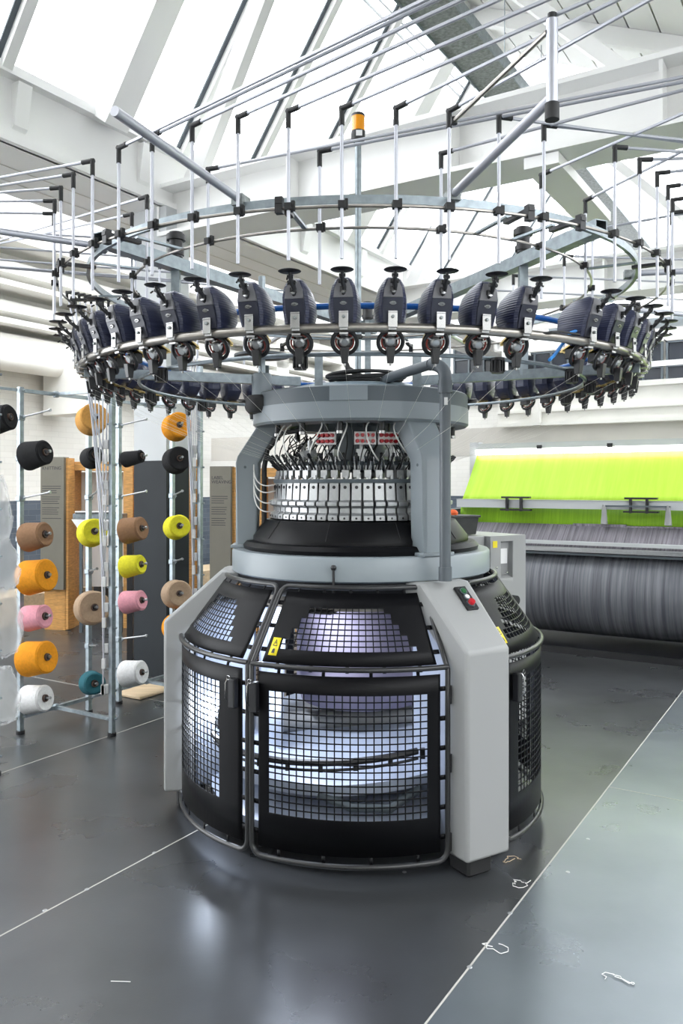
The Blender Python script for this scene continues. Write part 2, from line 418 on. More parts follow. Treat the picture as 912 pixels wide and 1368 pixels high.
# cross girders along w
for u_, z0 in ((4.62,3.40), (8.3,3.40), (11.6,3.5)):
    g = MB(); bbox(g, u_, u_+.06, -4.3, 4.4, z0, z0+.33); bbox(g, u_-.14, u_+.22, -4.3, 4.4, z0-.03, z0); bbox(g, u_-.14, u_+.22, -4.3, 4.4, z0+.33, z0+.36)
    for ww in [-4+1.2*k for k in range(8)]: bbox(g, u_-.12, u_+.20, ww, ww+.02, z0, z0+.33)
    struct(g.build('ceiling', 'white', loc=(0,0,0)))
    h = MB()
    for sgn in (0, 1):    # raking struts above the girder
        h.beam(B(u_+.03, 4.2, z0+.36), B(u_+.03, 3.05, 5.85), .09, .14)
    h.beam(B(u_+.03, 1.0, z0+.36), B(u_+.03, 2.9, 5.7), .08, .08)
    struct(h.build('ceiling', 'white', loc=(0,0,0)))
tag(bbox(MB(), 4.50, 5.7, 1.35, 1.55, 3.30, 3.365).build('ceiling_light', 'white', loc=B(5.1,1.45,3.30)), 'white slim luminaire fixed under the near cross girder', 'light')
# cable tray parallel to u
ct = empty('cable_tray', B(4,2.35,4.7), 'galvanised perforated cable tray crossing the roof beyond the girder', 'cable tray')
m_ = MB(); bbox(m_, 1, 13, 2.20, 2.50, 4.70, 4.71); m_.build('base', 'galvdark', ct)
m_ = MB(); bbox(m_, 1, 13, 2.19, 2.20, 4.68, 4.78); bbox(m_, 1, 13, 2.50, 2.51, 4.68, 4.78); m_.build('side_rail', 'galv', ct)
m_ = MB()
for k in range(12):
    p = B(1.6+k*.95, 2.35, 4.78); m_.cyl(p, p+Vector((0,0,.75 if k else .7)), .004, 6)
m_.build('hanger', 'galv', ct)
# column
cc = Vector((-1.40,6.30,0))
cu_, cw_ = Uof(cc), Wof(cc)
struct(bbox(MB(), cu_-.12, cu_+.13, cw_-.17, cw_+.17, 0, 1.68).build('trim_20', 'colblue', loc=(0,0,0)))
struct(bbox(MB(), cu_-.12, cu_+.13, cw_-.17, cw_+.17, 1.68, 3.60).build('trim_21', 'colpale', loc=(0,0,0)))
struct(bbox(MB(), cu_-.13, cu_+.14, cw_-.18, cw_+.18, 0, .03).build('trim_22', 'black', loc=(0,0,0)))

# mezzanine at the right back
mz = MB(); bbox(mz, 9.5, 9.6, -5, 3.6, 2.21, 2.62)
bbox(mz, 9.46, 9.64, -5, 3.6, 2.6, 2.66); bbox(mz, 9.46, 9.52, -5, 3.6, 2.20, 2.24); bbox(mz, 9.46, 9.52, -5, 3.6, 2.36, 2.39)
for ww in (3.05, 1.3, -.45, -2.2): bbox(mz, 9.40, 9.5, ww, ww+.09, 2.20, 2.66)
struct(mz.build('trim_30', 'offwhite', loc=(0,0,0)))
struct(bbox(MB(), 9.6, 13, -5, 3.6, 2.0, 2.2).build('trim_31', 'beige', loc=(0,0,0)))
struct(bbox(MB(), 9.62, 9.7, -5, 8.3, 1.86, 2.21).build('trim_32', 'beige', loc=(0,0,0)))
rl = empty('balcony_railing', B(9.55,-.5,2.66), 'white slatted railing along the balcony behind the green loom', 'railing')
for ww in (3.5, 2.4, 1.3, .2, -.9, -2.0, -3.1): bbox(MB(), 9.52, 9.58, ww, ww+.06, 2.66, 3.42).build('post', 'white', rl)
for z in (2.82, 3.10, 3.36): bbox(MB(), 9.53, 9.57, -5, 3.56, z, z+.055).build('rail', 'white', rl)
for k, ww in enumerate((5.15, 4.0, 2.85, 1.7)):
    wn = MB(); bbox(wn, 12.93, 12.99, ww-.55, ww+.55, 2.9, 4.0); o = wn.build('window_%d' % (5+k), 'darkglass', loc=(0,0,0)); struct(o)
    wf = MB()
    for q in range(5): bbox(wf, 12.9, 12.95, ww-.56+q*.27, ww-.53+q*.27, 2.9, 4.0)
    for q in range(4): bbox(wf, 12.9, 12.95, ww-.55, ww+.55, 2.9+q*.36, 2.92+q*.36)
    struct(wf.build('window_%d' % (5+k), 'greydark', loc=(0,0,0)))
tag(MB().cyl(B(11,-5,3.62), B(11,3.4,3.62), .12, 20).build('ventilation_pipe', 'grey', loc=B(11,-1,3.5)), 'large dark grey round pipe above the balcony railing', 'pipe')
struct(bbox(MB(), 9.75, 9.85, 2.4, 3.2, 2.22, 2.5).build('trim_33', 'woodpale', loc=(0,0,0)))

# ------------------------------------------------------------------ knitting machine
C = Vector((.09,3.85,0))
def P(r, deg, z): a = R(deg); return Vector((C.x+r*sin(a), C.y-r*cos(a), z))
km = empty('circular_knitting_machine', C, 'large grey circular knitting machine with black mesh guards and feeder crown', 'knitting machine')
def arc(r, a0, a1, z, n): return [P(r, a0+(a1-a0)*i/n, z) for i in range(n+1)]
def ringpts(r, z, n=96): return [P(r, 360*i/n, z) for i in range(n)]

# table ring, dark rim below
MB().lathe([(.40,1.10),(.590,1.10),(.603,1.108),(.603,1.195),(.596,1.205),(.40,1.205)], 96, C, closed_prof=True).build('table_ring', 'grey', km)
MB().lathe([(.40,1.03),(.555,1.03),(.575,1.06),(.575,1.10),(.40,1.10)], 64, C, closed_prof=True).build('gear_housing', 'black', km)
# black dish
MB().lathe([(.38,1.205),(.548,1.205),(.552,1.222),(.535,1.24),(.505,1.243),(.505,1.262),(.445,1.338),(.37,1.345)], 96, C, closed_prof=True).build('cylinder_shroud', 'sheet', km)
g = MB()
for a in range(-90, 270, 36): g.tube([P(.507,a,1.262), P(.4465,a,1.339)], .0014, 5)
g.build('shroud_joint', 'rubber', km)
MB().lathe([(.30,1.30),(.385,1.30),(.385,1.52),(.30,1.52)], 64, C, closed_prof=True).build('needle_cylinder', 'greydark', km)
# cam segments, one per feeder
STEP = 360/52
def local_builder(): return MB()
def seg_root(name, ang, z):
    o = empty(name, P(0,0,z)-C, parent=km, rz=R(ang)); return o
def LR(x, r, z): return Vector((x, -r, z))      # local: x tangent, r outward, z up
proto = seg_root('cam_segment', 3.2, 0)
pf = [(.385,1.345),(.425,1.345),(.425,1.366),(.412,1.378),(.412,1.398),(.432,1.408),(.432,1.424),(.410,1.432),(.404,1.506),(.385,1.506)]
hw = .0205
MB().prism(pf, lambda r,z: LR(-hw,r,z), lambda r,z: LR(hw,r,z)).build('cam_block', 'silver', proto, world=False, bevel=.0015)
MB().prism([(.385,1.35),(.408,1.35),(.408,1.50),(.385,1.50)], lambda r,z: LR(.021,r,z), lambda r,z: LR(.0245,r,z)).build('spacer', 'black', proto, world=False)
b = MB(); b.lathe([(0,.004),(.006,.004),(.0075,0)], 10, LR(0,.4055,1.487), axis=(0,-1,0)); b.lathe([(0,.002),(.004,.002),(.005,0)], 8, LR(0,.425,1.355), axis=(0,-1,0)); b.build('bolt', 'black', proto, world=False)
segs = [proto]
for k in range(1, 52):
    c = copy_tree(proto, km); c.rotation_euler = (0,0,R(3.2+STEP*k)); segs.append(c)
MB().lathe([(.33,1.506),(.41,1.506),(.413,1.522),(.33,1.522)], 96, C, closed_prof=True).build('cam_ring', 'greydark', km)
# yarn guide heads above the cam ring
gh = empty('yarn_guide_head', Vector((0,0,0)), parent=km, rz=R(3.2))
b = MB(); b.box(LR(0,.385,1.545), (.030,.03,.032)); b.box(LR(0,.372,1.572), (.034,.02,.02)); b.box(LR(.006,.40,1.53), (.012,.012,.018)); b.build('guide_block', 'silver', gh, world=False, bevel=.001)
b = MB(); b.tube([LR(.012,.40,1.60), LR(.012,.385,1.565), LR(-.01,.36,1.575), LR(-.012,.345,1.62)], .0028, 6); b.build('guide_pin', 'chrome', gh, world=False)
b = MB(); b.cyl(LR(.0,.39,1.565), LR(.0,.432,1.615), .0045, 8); b.cyl(LR(.0,.43,1.612), LR(.0,.445,1.63), .007, 8); b.cyl(LR(-.014,.39,1.565), LR(-.014,.42,1.59), .003, 6); b.build('guide_nozzle', 'black', gh, world=False)
for k in range(1, 52):
    c = copy_tree(gh, km); c.rotation_euler = (0,0,R(3.2+STEP*k))
# dial inside
MB().lathe([(0,1.56),(.33,1.56),(.335,1.575),(.30,1.60),(.13,1.615),(.12,1.77),(0,1.77)], 48, C).build('dial', 'greydark', km)
for a in range(0, 360, 30):
    b = MB(); b.cyl(P(.27,a,1.60), P(.27,a,1.70), .012, 10); b.box(P(.27,a,1.64), (.05,.04,.03), Matrix.Rotation(R(a),3,'Z')); b.build('dial_stud', 'silver', km)
b = MB()
rr = random.Random(3)
for k in range(84):
    a = rr.uniform(0,360); a2 = a+rr.uniform(-16,16); r1 = rr.uniform(.28,.38)
    p0 = P(r1,a,1.60); p3 = P(rr.uniform(.24,.34),a2,1.73)
    p1 = p0+Vector((rr.uniform(-.04,.04),rr.uniform(-.04,.04),rr.uniform(.03,.1))); p2 = p3+Vector((rr.uniform(-.05,.05),rr.uniform(-.05,.05),-rr.uniform(.02,.08)))
    b.tube([((1-t)**3)*p0+3*t*(1-t)**2*p1+3*t*t*(1-t)*p2+t**3*p3 for t in [i/10 for i in range(11)]], .0028, 5)
b.build('cable_loom', 'rubber', km)
# white air lines
for k, (a, r0, z0, da) in enumerate(((-14,.40,1.60,4),(10,.40,1.60,-6),(30,.41,1.62,-9),(-32,.41,1.61,6),(-62,.42,1.60,3),(-46,.41,1.6,-5),(52,.40,1.6,6))):
    p0 = P(r0,a,z0); p3 = P(.40,a+da,1.765); out = P(.46,a+da*.4-4,1.64); out2 = P(.44,a+da*1.8,1.74)
    MB().tube([((1-t)**3)*p0+3*t*(1-t)**2*out+3*t*t*(1-t)*out2+t**3*p3 for t in [i/14 for i in range(15)]], .0033, 6).build('air_line', 'wire', km)
for k, z in enumerate((1.50,1.47,1.42,1.38)):
    p0 = P(.50,-84,1.62-.03*k); p3 = P(.41,-74,z); q = P(.52,-78,1.50-.04*k); q2 = P(.47,-74,z-.02)
    MB().tube([((1-t)**3)*p0+3*t*(1-t)**2*q+3*t*t*(1-t)*q2+t**3*p3 for t in [i/12 for i in range(13)]], .003, 6).build('air_line', 'wire', km)
# hanging plates with red knobs
for a in (2, 19, -27):
    rt = Matrix.Rotation(R(a),3,'Z')
    pp = P(.345,a,1.70)
    MB().box(pp, (.094,.008,.055), rt).build('valve_plate', 'whitep', km)
    kb = MB()
    for i in range(4):
        for j in range(2):
            kb.lathe([(0,.016),(.0075,.016),(.009,0)], 10, pp+rt@Vector((-.034+.0225*i,-.004,-.013+.026*j)), axis=rt@Vector((0,-1,0)))
    kb.build('red_knob', 'red', km)
    MB().cyl(pp+Vector((0,.01,0)), pp+Vector((0,.01,.09)), .008, 8).build('plate_hanger', 'black', km)
# under-ring bolts
for a in range(-85, 275, 24):
    b = MB(); b.cyl(P(.43,a,1.765), P(.43,a,1.745), .012, 10); b.cyl(P(.43,a,1.755), P(.43,a,1.725), .014, 12); b.build('adjuster', 'black', km)
    MB().cyl(P(.43,a,1.727), P(.43,a,1.715), .016, 12).build('adjuster_ring', 'chrome', km)
# pillars
for a in (-89, 31, 151):
    prof = [(.485,1.205),(.585,1.205),(.585,1.60),(.575,1.63),(.47,1.79),(.36,1.79),(.375,1.76),(.475,1.60)]
    rt = Matrix.Rotation(R(a),3,'Z')
    f = lambda s: (lambda r,z: C+rt@Vector((s*(.060 if z < 1.62 else .078),-r,z)))
    MB().prism(prof, f(-1), f(1)).build('pillar', 'grey', km, bevel=.012)
    MB().box(C+rt@Vector((0,-.535,1.212)), (.16,.14,.016), rt).build('pillar_foot', 'grey', km, bevel=.004)
    b = MB(); b.lathe([(0,.004),(.006,.004),(.007,0)], 10, C+rt@Vector((.061,-.54,1.58)), axis=rt@Vector((1,0,0))); b.lathe([(0,.004),(.006,.004),(.007,0)], 10, C+rt@Vector((-.061,-.54,1.58)), axis=rt@Vector((-1,0,0))); b.build('bolt', 'greydark', km)
MB().tube([P(.455,-82,1.25),P(.455,-82,1.58),P(.44,-81,1.66),P(.38,-76,1.735),P(.30,-60,1.75)], .012, 8).build('cable_conduit', 'rubber', km)
# top ring
MB().lathe([(.34,1.765),(.495,1.765),(.506,1.775),(.506,1.846),(.34,1.846)], 96, C, closed_prof=True).build('top_ring', 'grey', km)
MB().lathe([(.34,1.846),(.503,1.846),(.503,1.908),(.495,1.914),(.34,1.914)], 96, C, closed_prof=True).build('top_ring_band', 'greydark', km)
a_ = [R(-90-13+2*i) for i in range(8)]
b = MB(); b.lathe([(.5035,1.848),(.509,1.848),(.509,1.909),(.5035,1.909)], 8, C, a0=R(-90-16), a1=R(-90+2), closed_prof=True); b.build('name_plate', 'grey', km)
MB().lathe([(0,1.952),(.30,1.952),(.33,1.945),(.40,1.914),(.40,1.90),(0,1.90)], 64, C).build('hub_cap', 'greylight', km)
# black cable coil on the hub
for k in range(6):
    r0 = .13+.012*(k%3); z0 = 1.965+.013*(k//2)
    pts = [Vector((C.x+.02+r0*1.15*cos(t), C.y-.19+r0*sin(t)*.8, z0+.006*sin(2*t+k))) for t in [2*pi*i/40 for i in range(40)]]
    MB().tube(pts, .007, 6, closed=True).build('cable_coil', 'rubber', km)
MB().tube([C+Vector(q) for q in ((.0,-.22,1.98),(-.06,-.2,2.02),(-.09,-.15,2.1),(-.07,-.1,2.18),(0,0,2.2))], .013, 8).build('cable_riser', 'rubber', km)
# pipe standing on the right cover with an elbow
pp = P(.69,28,0); q = Vector((pp.x, pp.y, 0))
b = MB(); b.tube([q+Vector((0,0,1.115)), q+Vector((0,0,1.905))], .0225, 20)
pts = [q+Vector((0,0,1.90))]+[q+Vector((-.055*(1-cos(t)), .04*(1-cos(t)), 1.93+.055*sin(t))) for t in [pi/2*i/6 for i in range(7)]]
b.tube(pts, .026, 20); e = pts[-1]; b.tube([e, e+Vector((-.14,.22,-.02)), e+Vector((-.2,.34,-.04))], .0215, 16)
b.build('riser_pipe', 'pipe', km)
b = MB(); b.cyl(q+Vector((0,0,1.115)), q+Vector((0,0,1.17)), .027, 20); b.cyl(q+Vector((0,0,1.865)), q+Vector((0,0,1.915)), .029, 20); b.build('pipe_collar', 'pipe', km)
MB().box(q+Vector((0,-.0235,1.83)), (.014,.002,.03)).build('pipe_label', 'whitep', km)
# blower on the left of the top ring
bl = C+Vector((-.45,-.18,0))
MB().lathe([(0,1.82),(.06,1.82),(.075,1.84),(.075,1.885),(.06,1.90),(0,1.90)], 24, bl).build('blower_housing', 'rubber', km)
MB().lathe([(0,1.90),(.045,1.90),(.045,1.99),(.04,2.0),(0,2.0)], 20, bl).build('blower_motor', 'grey', km)
MB().lathe([(0,2.07),(.125,2.075),(.125,2.085),(.03,2.10),(0,2.10)], 40, bl).build('blower_disc', 'greydark', km)
MB().cyl(bl+Vector((0,0,2.0)), bl+Vector((0,0,2.44)), .016, 10).build('blower_post', 'galv', km)
# beacon
MB().cyl(C+Vector((-.01,.05,1.93)), C+Vector((-.01,.05,3.15)), .015, 14).build('beacon_pole', 'galv', km)
bp_ = C+Vector((-.01,.05,3.15))
b = MB(); b.lathe([(0,0),(.03,0),(.034,.01),(.034,.045),(0,.045)], 20, bp_); b.lathe([(0,.115),(.033,.115),(.033,.125),(.028,.13),(0,.13)], 20, bp_); b.build('beacon_base', 'black', km)
MB().lathe([(0,.045),(.032,.045),(.032,.115),(0,.115)], 20, bp_).build('beacon_lens', 'amber', km)
MB().box(bp_+Vector((.004,-.0345,.025)), (.03,.002,.026)).build('beacon_label', 'whitep', km)

# feeder ring and carriers
RF, ZF = 1.262, 2.0
MB().tube(ringpts(RF, ZF, 144), .0155, 14, closed=True).build('feeder_ring', 'steel', km)
MB().tube(ringpts(1.10, 2.105, 96), .011, 8, closed=True).build('air_hose_ring', 'blue', km)
MB().tube(ringpts(1.02, 1.955, 96), .008, 8, closed=True).build('inner_rail', 'galv', km)
for a in (-71, 64, 178):
    MB().beam(P(.30,a,1.975), P(1.25,a,1.975), .04, .04).build('radial_arm', 'galv', km)
for (r, a) in ((.45,31),(.50,46),(.45,-89),(.43,151),(.40,-28)):
    p = P(r,a,0); MB().beam(p+Vector((0,0,1.91)), p+Vector((0,0,2.06)), .035, .035, up=(0,1,0)).build('stub_post', 'galv', km)
for (x, y) in ((-.73,3.58),(.785,3.51),(.16,4.95)):
    MB().beam((x,y,1.97), (x,y,2.5), .036, .036, up=(0,1,0)).build('frame_post', 'galv', km)
    b = MB(); b.cyl((x,y,2.50),(x,y,2.61), .03, 14); b.cyl((x,y,2.51),(x,y,2.53), .036, 14); b.cyl((x,y,2.575),(x,y,2.60), .042, 14); b.build('post_clamp', 'black', km)
def sqtube(a, b, w, h, t=.004):
    a = Vector(a); b = Vector(b); d = (b-a).normalized(); s = d.cross(Vector((0,0,1))).normalized(); u = Vector((0,0,1))
    mb = MB(); 
    def rg(p, q): return [p+s*x*(w/2-q)+u*z*(h/2-q) for x,z in ((-1,-1),(1,-1),(1,1),(-1,1))]
    mb.loft([rg(b,t+.002)]+[rg(a,t)][0:0]+[rg(b,0), rg(a,0), rg(a,t), rg(a+d*.25,t)], cap=True)
    return mb
sqtube((-.96,3.2,2.468), (.20,5.1,2.468), .055, .055).build('frame_beam', 'galv', km)
sqtube((.976,3.05,2.468), (.13,5.1,2.468), .055, .055).build('frame_beam', 'galv', km)
# upper rings
MB().tube(ringpts(1.233, 2.418, 120), .017, 4, closed=True, rz=(1.2,.6)).build('bar_ring', 'galv', km)
MB().tube(ringpts(1.36, 2.355, 120), .0055, 6, closed=True).build('outer_rod_ring', 'steel', km)
MB().tube(ringpts(1.047, 2.387, 120), .0055, 6, closed=True).build('inner_rod_ring', 'steel', km)
for a in (-42,-12,22,31,62,95,130,165,200,235,270,298):
    b = MB(); rt = Matrix.Rotation(R(a),3,'Z')
    b.box(P(1.30,a,2.375), (.022,.15,.012), rt); b.box(P(1.36,a,2.365), (.024,.024,.05), rt); b.build('ring_bracket', 'black', km)
    b = MB(); b.box(P(1.14,a,2.392), (.016,.20,.008), rt); b.build('ring_bracket', 'galv', km)
for a in (-20.3, 12.8, -59, 80, 110, 235, 200, 155):
    MB().tube([P(1.20,a,2.445), P(1.915,a,2.445)], .0135, 12).build('outrigger', 'alu', km)
    b = MB(); rt = Matrix.Rotation(R(a),3,'Z'); b.box(P(1.225,a,2.44), (.04,.06,.035), rt); b.build('outrigger_clamp', 'galvdark', km)
t_ = P(1.915,12.8,2.445)
MB().tube([t_+Vector((0,0,-.02)), t_+Vector((0,0,.19))], .0145, 12).build('outrigger_upright', 'alu', km)
MB().cyl(t_+Vector((0,0,-.055)), t_+Vector((0,0,-.015)), .018, 12).build('end_cap', 'rubber', km)
MB().cyl(t_+Vector((0,0,.185)), t_+Vector((0,0,.205)), .011, 10).build('end_cap', 'rubber', km)
MB().tube([t_+Vector((-.012,.0,.16)), P(1.47,9.5,2.575)], .0065, 8).build('stay_rod', 'steel', km)
MB().cyl(P(1.47,9.5,2.565), P(1.47,9.5,2.585), .010, 8).build('end_cap', 'rubber', km)

# ---- feeder
AZ = [3.2+STEP*k for k in range(52)]
AZ = [a for a in AZ if not (27 < a < 34)]
def feeder():
    f = empty('yarn_feeder', Vector((0,0,ZF)), parent=km)
    lev = [(-.006,-.050,-.004,.036),(.012,-.080,.006,.045),(.055,-.108,.020,.052),(.092,-.108,.034,.050),(.122,-.094,.040,.042),(.142,-.070,.034,.030),(.150,-.056,.020,.020)]
    rings = []
    for z, rb, rf_, w_ in lev:
        L = rf_-rb
        rings.append([LR(x*w_, rb+L*t, z+.012*(t-.5)) for x,t in ((-.45,0),(.45,0),(.85,.10),(1,.32),(1,.66),(.84,.93),(.66,1),(-.66,1),(-.84,.93),(-1,.66),(-1,.32),(-.85,.10))])
    MB().loft(rings).build('housing', 'navy', f, world=False, sharp=28, bevel=.002)
    # front plate with badge
    b = MB(); b.loft([[LR(-.028,.010,.016),LR(.028,.010,.016),LR(.028,-.0,.016),LR(-.028,-.0,.016)],[LR(-.032,.027,.06),LR(.032,.027,.06),LR(.032,.012,.06),LR(-.032,.012,.06)],[LR(-.031,.0395,.088),LR(.031,.0395,.088),LR(.031,.02,.088),LR(-.031,.02,.088)]])
    b.build('front_plate', 'navyfront', f, world=False)
    b = MB(); b.loft([[LR(-.031,.0405,.089),LR(.031,.0405,.089),LR(.031,.02,.089),LR(-.031,.02,.089)],[LR(-.027,.0455,.118),LR(.027,.0455,.118),LR(.027,.02,.118),LR(-.027,.02,.118)],[LR(-.016,.040,.144),LR(.016,.040,.144),LR(.016,.01,.142),LR(-.016,.01,.142)]])
    b.build('nose_plate', 'nose', f, world=False, sharp=60)
    nrm = Vector((0,-1,-.33)).normalized()
    bc = LR(0,.0345,.072)
    
    bd = MB().lathe([(0,.0022),(.0105,.002),(.012,0)], 20, (0,0,0))
    bd.v = [Vector((p.x, p.y*.55, p.z)) for p in bd.v]
    rotm = Matrix((Vector((1,0,0)), nrm.cross(Vector((1,0,0))), nrm)).transposed()
    bd.v = [rotm@p+bc for p in bd.v]; bd.build('badge', 'chrome', f, world=False)
    mt = Matrix.Translation(bc+nrm*.0025+rotm@Vector((-.0078,-.003,0))) @ rotm.to_4x4()
    text_mesh('badge_lettering', 'LGL', .0085, 'black', f, mt)
    # clamp
    b = MB(); b.box(LR(0,.026,.022), (.030,.006,.052)); b.box(LR(0,.02,.046), (.030,.02,.006)); b.box(LR(0,.0175,-.004), (.026,.004,.014)); b.box(LR(0,0,-.02), (.028,.03,.008)); b.build('clamp', 'chrome', f, world=False, bevel=.0012)
    b = MB(); b.lathe([(0,.006),(.005,.006),(.006,0)], 6, LR(0,.029,.03), axis=(0,-1,0)); b.build('clamp_bolt', 'galvdark', f, world=False)
    MB().box(LR(0,.020,-.003), (.024,.003,.012)).build('number_tag', 'whitep', f, world=False)
    # tension arm
    b = MB(); b.tube([LR(0,.036,.100), LR(.004,.058,.118), LR(.0,.070,.132), LR(0,.088,.145), LR(0,.094,.158)], [.008,.007,.0095,.006,.005], 8)
    b.cyl(LR(-.013,.070,.132), LR(.013,.070,.132), .007, 10); b.cyl(LR(-.010,.086,.146), LR(.010,.086,.146), .006, 10); b.box(LR(.0,.05,.113), (.02,.012,.014))
    b.cyl(LR(-.006,.1,.14), LR(-.004,.112,.132), .003, 6); b.build('tension_arm', 'black', f, world=False)
    b = MB(); b.lathe([(0,.004),(.0075,.003),(.0085,0)], 12, LR(0,.052,.106), axis=(0,-1,.3)); b.lathe([(0,.003),(.004,.003),(.004,0)], 8, LR(.0135,.070,.132), axis=(1,0,0)); b.build('arm_screw', 'chrome', f, world=False)
    MB().lathe([(0,.1655),(.010,.1655),(.034,.162),(.036,.1605),(.034,.159),(.0,.1585)], 28, LR(0,.096,0)).build('tension_disc', 'black', f, world=False)
    # feed wheel beneath
    ax = Vector((0,-.86,-.5)).normalized(); wc = LR(0,-.035,-.040)
    rw = Vector((0,0,1)).rotation_difference(ax).to_matrix()
    MB().tube([wc+rw@Vector((.040*cos(t),.040*sin(t),0)) for t in [2*pi*i/28 for i in range(28)]], .0068, 8, closed=True).build('wheel_rim', 'black', f, world=False)
    MB().tube([wc+rw@Vector((.029*cos(t),.029*sin(t),-.004)) for t in [2*pi*i/24 for i in range(24)]], .0032, 6, closed=True).build('wheel_band', 'redring', f, world=False)
    b = MB(); b.lathe([(0,.006),(.012,.006),(.018,0),(.018,-.02),(0,-.02)], 16, wc, axis=ax)
    for i in range(3): t = 2*pi*i/3+pi/6; b.tube([wc+rw@Vector((.010*cos(t),.010*sin(t),-.003)), wc+rw@Vector((.037*cos(t),.037*sin(t),-.003))], .0035, 6)
    b.build('wheel_spokes', 'silver', f, world=False)
    b = MB(); b.loft([[LR(x*.030,-.045+.0,z) for x,z in ((-1,-.006),(1,-.006),(1,.0),(-1,.0))],[LR(x*.030,-.088,z-.018) for x,z in ((-1,-.006),(1,-.006),(1,.0),(-1,.0))]])
    for x in (-.018,0,.018): b.box(LR(x,-.075,-.012-.012), (.006,.05,.006))
    b.build('contact_board', 'brass', f, world=False)
    b = MB(); b.loft([[LR(x*.014,r_,-.058) for x,r_ in ((-1,-.05),(1,-.05),(1,-.02),(-1,-.02))],[LR(x*.010,r_,-.108) for x,r_ in ((-1,-.047),(1,-.047),(1,-.028),(-1,-.028))]])
    b.box(LR(0,-.062,-.035), (.05,.03,.035)); b.build('yarn_exit_guide', 'black', f, world=False, bevel=.002)
    MB().tube([LR(0,-.037,-.107), LR(0,-.037,-.116)], .0035, 8).build('eyelet', 'chrome', f, world=False)
    return f
f0 = feeder()
for k, a in enumerate(AZ):
    f = f0 if k == 0 else copy_tree(f0, km)
    s = sin(R(a)); c_ = cos(R(a))
    f.location = (RF*s, -RF*c_, ZF); f.rotation_euler = (0,0,R(a))
# small black ribbed motors hanging inside the ring
for a in (-13, 27, 52, 75, 100, 200, 235, 262, 310):
    b = MB(); c0 = P(1.04,a,0)
    b.lathe([(0,1.955),(.026,1.955),(.026,1.945),(.022,1.943),(.022,1.90),(.0,1.90)], 20, c0)
    for i in range(12): t = 2*pi*i/12; b.box(c0+Vector((.0235*cos(t),.0235*sin(t),1.925)), (.006,.004,.04), Matrix.Rotation(t,3,'Z'))
    b.build('terminal_plug', 'black', km)
# blue tie and cables on the right of the ring
MB().tube([P(1.28,39,2.06),P(1.24,35,2.03),P(1.20,33,1.95),P(1.22,31,1.93)], .006, 6).build('blue_cable_tie', 'bluetag', km)
MB().tube([P(1.285,34.5,2.015),P(1.27,31,2.02),P(1.285,28.5,2.01),P(1.26,26,2.0)], .004, 6).build('ring_cable', 'rubber', km)
# yarns from feeders to the guide heads
for k, a in enumerate(AZ):
    p0 = P(1.222,a,1.893); p1 = P(.405,a,1.60); mid = (p0+p1)/2-Vector((0,0,.025))
    MB().tube([p0,mid,p1], .0004, 4, cap=False).build('yarn_strand', 'yarnw', km)

# ---- guards
ZB, ZR, RC = .075, .80, .83       # bottom, bend height, radius
LC = ZR-ZB; DR, DZ = -.205, .285; LCo = sqrt(DR*DR+DZ*DZ)
def G2(deg, s, off=0.):
    if s <= LC: return P(RC+off, deg, ZB+s)
    t = (s-LC)/LCo; return P(RC+DR*t+off*.81, deg, ZR+DZ*t+off*.58)
def rounded_path(a0, a1, s0, s1, rad, n=5):
    ra = math.degrees(rad/RC); pts = []
    def seg(pa, pb, m): return [(pa[0]+(pb[0]-pa[0])*i/m, pa[1]+(pb[1]-pa[1])*i/m) for i in range(m)]
    def corner(ca, cs, th0): return [(ca+ra*cos(th0+pi/2*i/n), cs+rad*sin(th0+pi/2*i/n)) for i in range(n)]
    pts += seg((a0+ra,s0),(a1-ra,s0),14); pts += corner(a1-ra,s0+rad,-pi/2)
    pts += seg((a1,s0+rad),(a1,LC),4) if s1 > LC > s0 else []
    pts += seg((a1,LC if s1 > LC > s0 else s0+rad),(a1,s1-rad),4); pts += corner(a1-ra,s1-rad,0)
    pts += seg((a1-ra,s1),(a0+ra,s1),14); pts += corner(a0+ra,s1-rad,pi/2)
    pts += seg((a0,s1-rad),(a0,LC if s1 > LC > s0 else s0+rad),4)
    if s1 > LC > s0: pts += seg((a0,LC),(a0,s0+rad),4)
    pts += corner(a0+ra,s0+rad,pi)
    return pts
def grid(a0, a1, s0, s1, ha0, ha1, hs0, hs1, na, ns, bar, mask=None, off=0.):
    """sheet from (a0,s0) to (a1,s1) with na x ns holes inside the hole box"""
    bara = math.degrees(bar/RC)
    A = [(a0,0)]; n_e = 5
    A = [(a0+(ha0-a0)*i/n_e, 0) for i in range(n_e)]
    wa = (ha1-ha0-bara*(na+1))/na
    for i in range(na): A += [(ha0+i*(wa+bara),0), (ha0+bara+i*(wa+bara),1)]
    A += [(ha1-bara,0)]+[(ha1+(a1-ha1)*i/n_e,0) for i in range(n_e+1)]
    ws = (hs1-hs0-bar*(ns+1))/ns
    Sx = [(s0,0)]
    for j in range(ns): Sx += [(hs0+j*(ws+bar),0), (hs0+bar+j*(ws+bar),1)]
    Sx += [(hs1-bar,0),(hs1,0),(s1,0)]
    mb = MB(); nA = len(A)
    mb.v = [G2(a,s,off) for s,_ in Sx for a,_ in A]
    hi = -1
    for j in range(len(Sx)-1):
        row = [q for q in range(j+1) if Sx[q][1]]
        for i in range(nA-1):
            if A[i][1] and Sx[j][1]:
                ci = sum(1 for q in range(i) if A[q][1]); rj = sum(1 for q in range(j) if Sx[q][1])
                if mask is None or mask(ci, rj): continue
            if (i == 0 or i == nA-2) and (j == 0 or j == len(Sx)-2): 
                # clipped corners
                ii = (j*nA+i, j*nA+i+1, (j+1)*nA+i+1, (j+1)*nA+i)
                mb.f.append(ii); continue
            mb.f.append((j*nA+i, j*nA+i+1, (j+1)*nA+i+1, (j+1)*nA+i))
    return mb
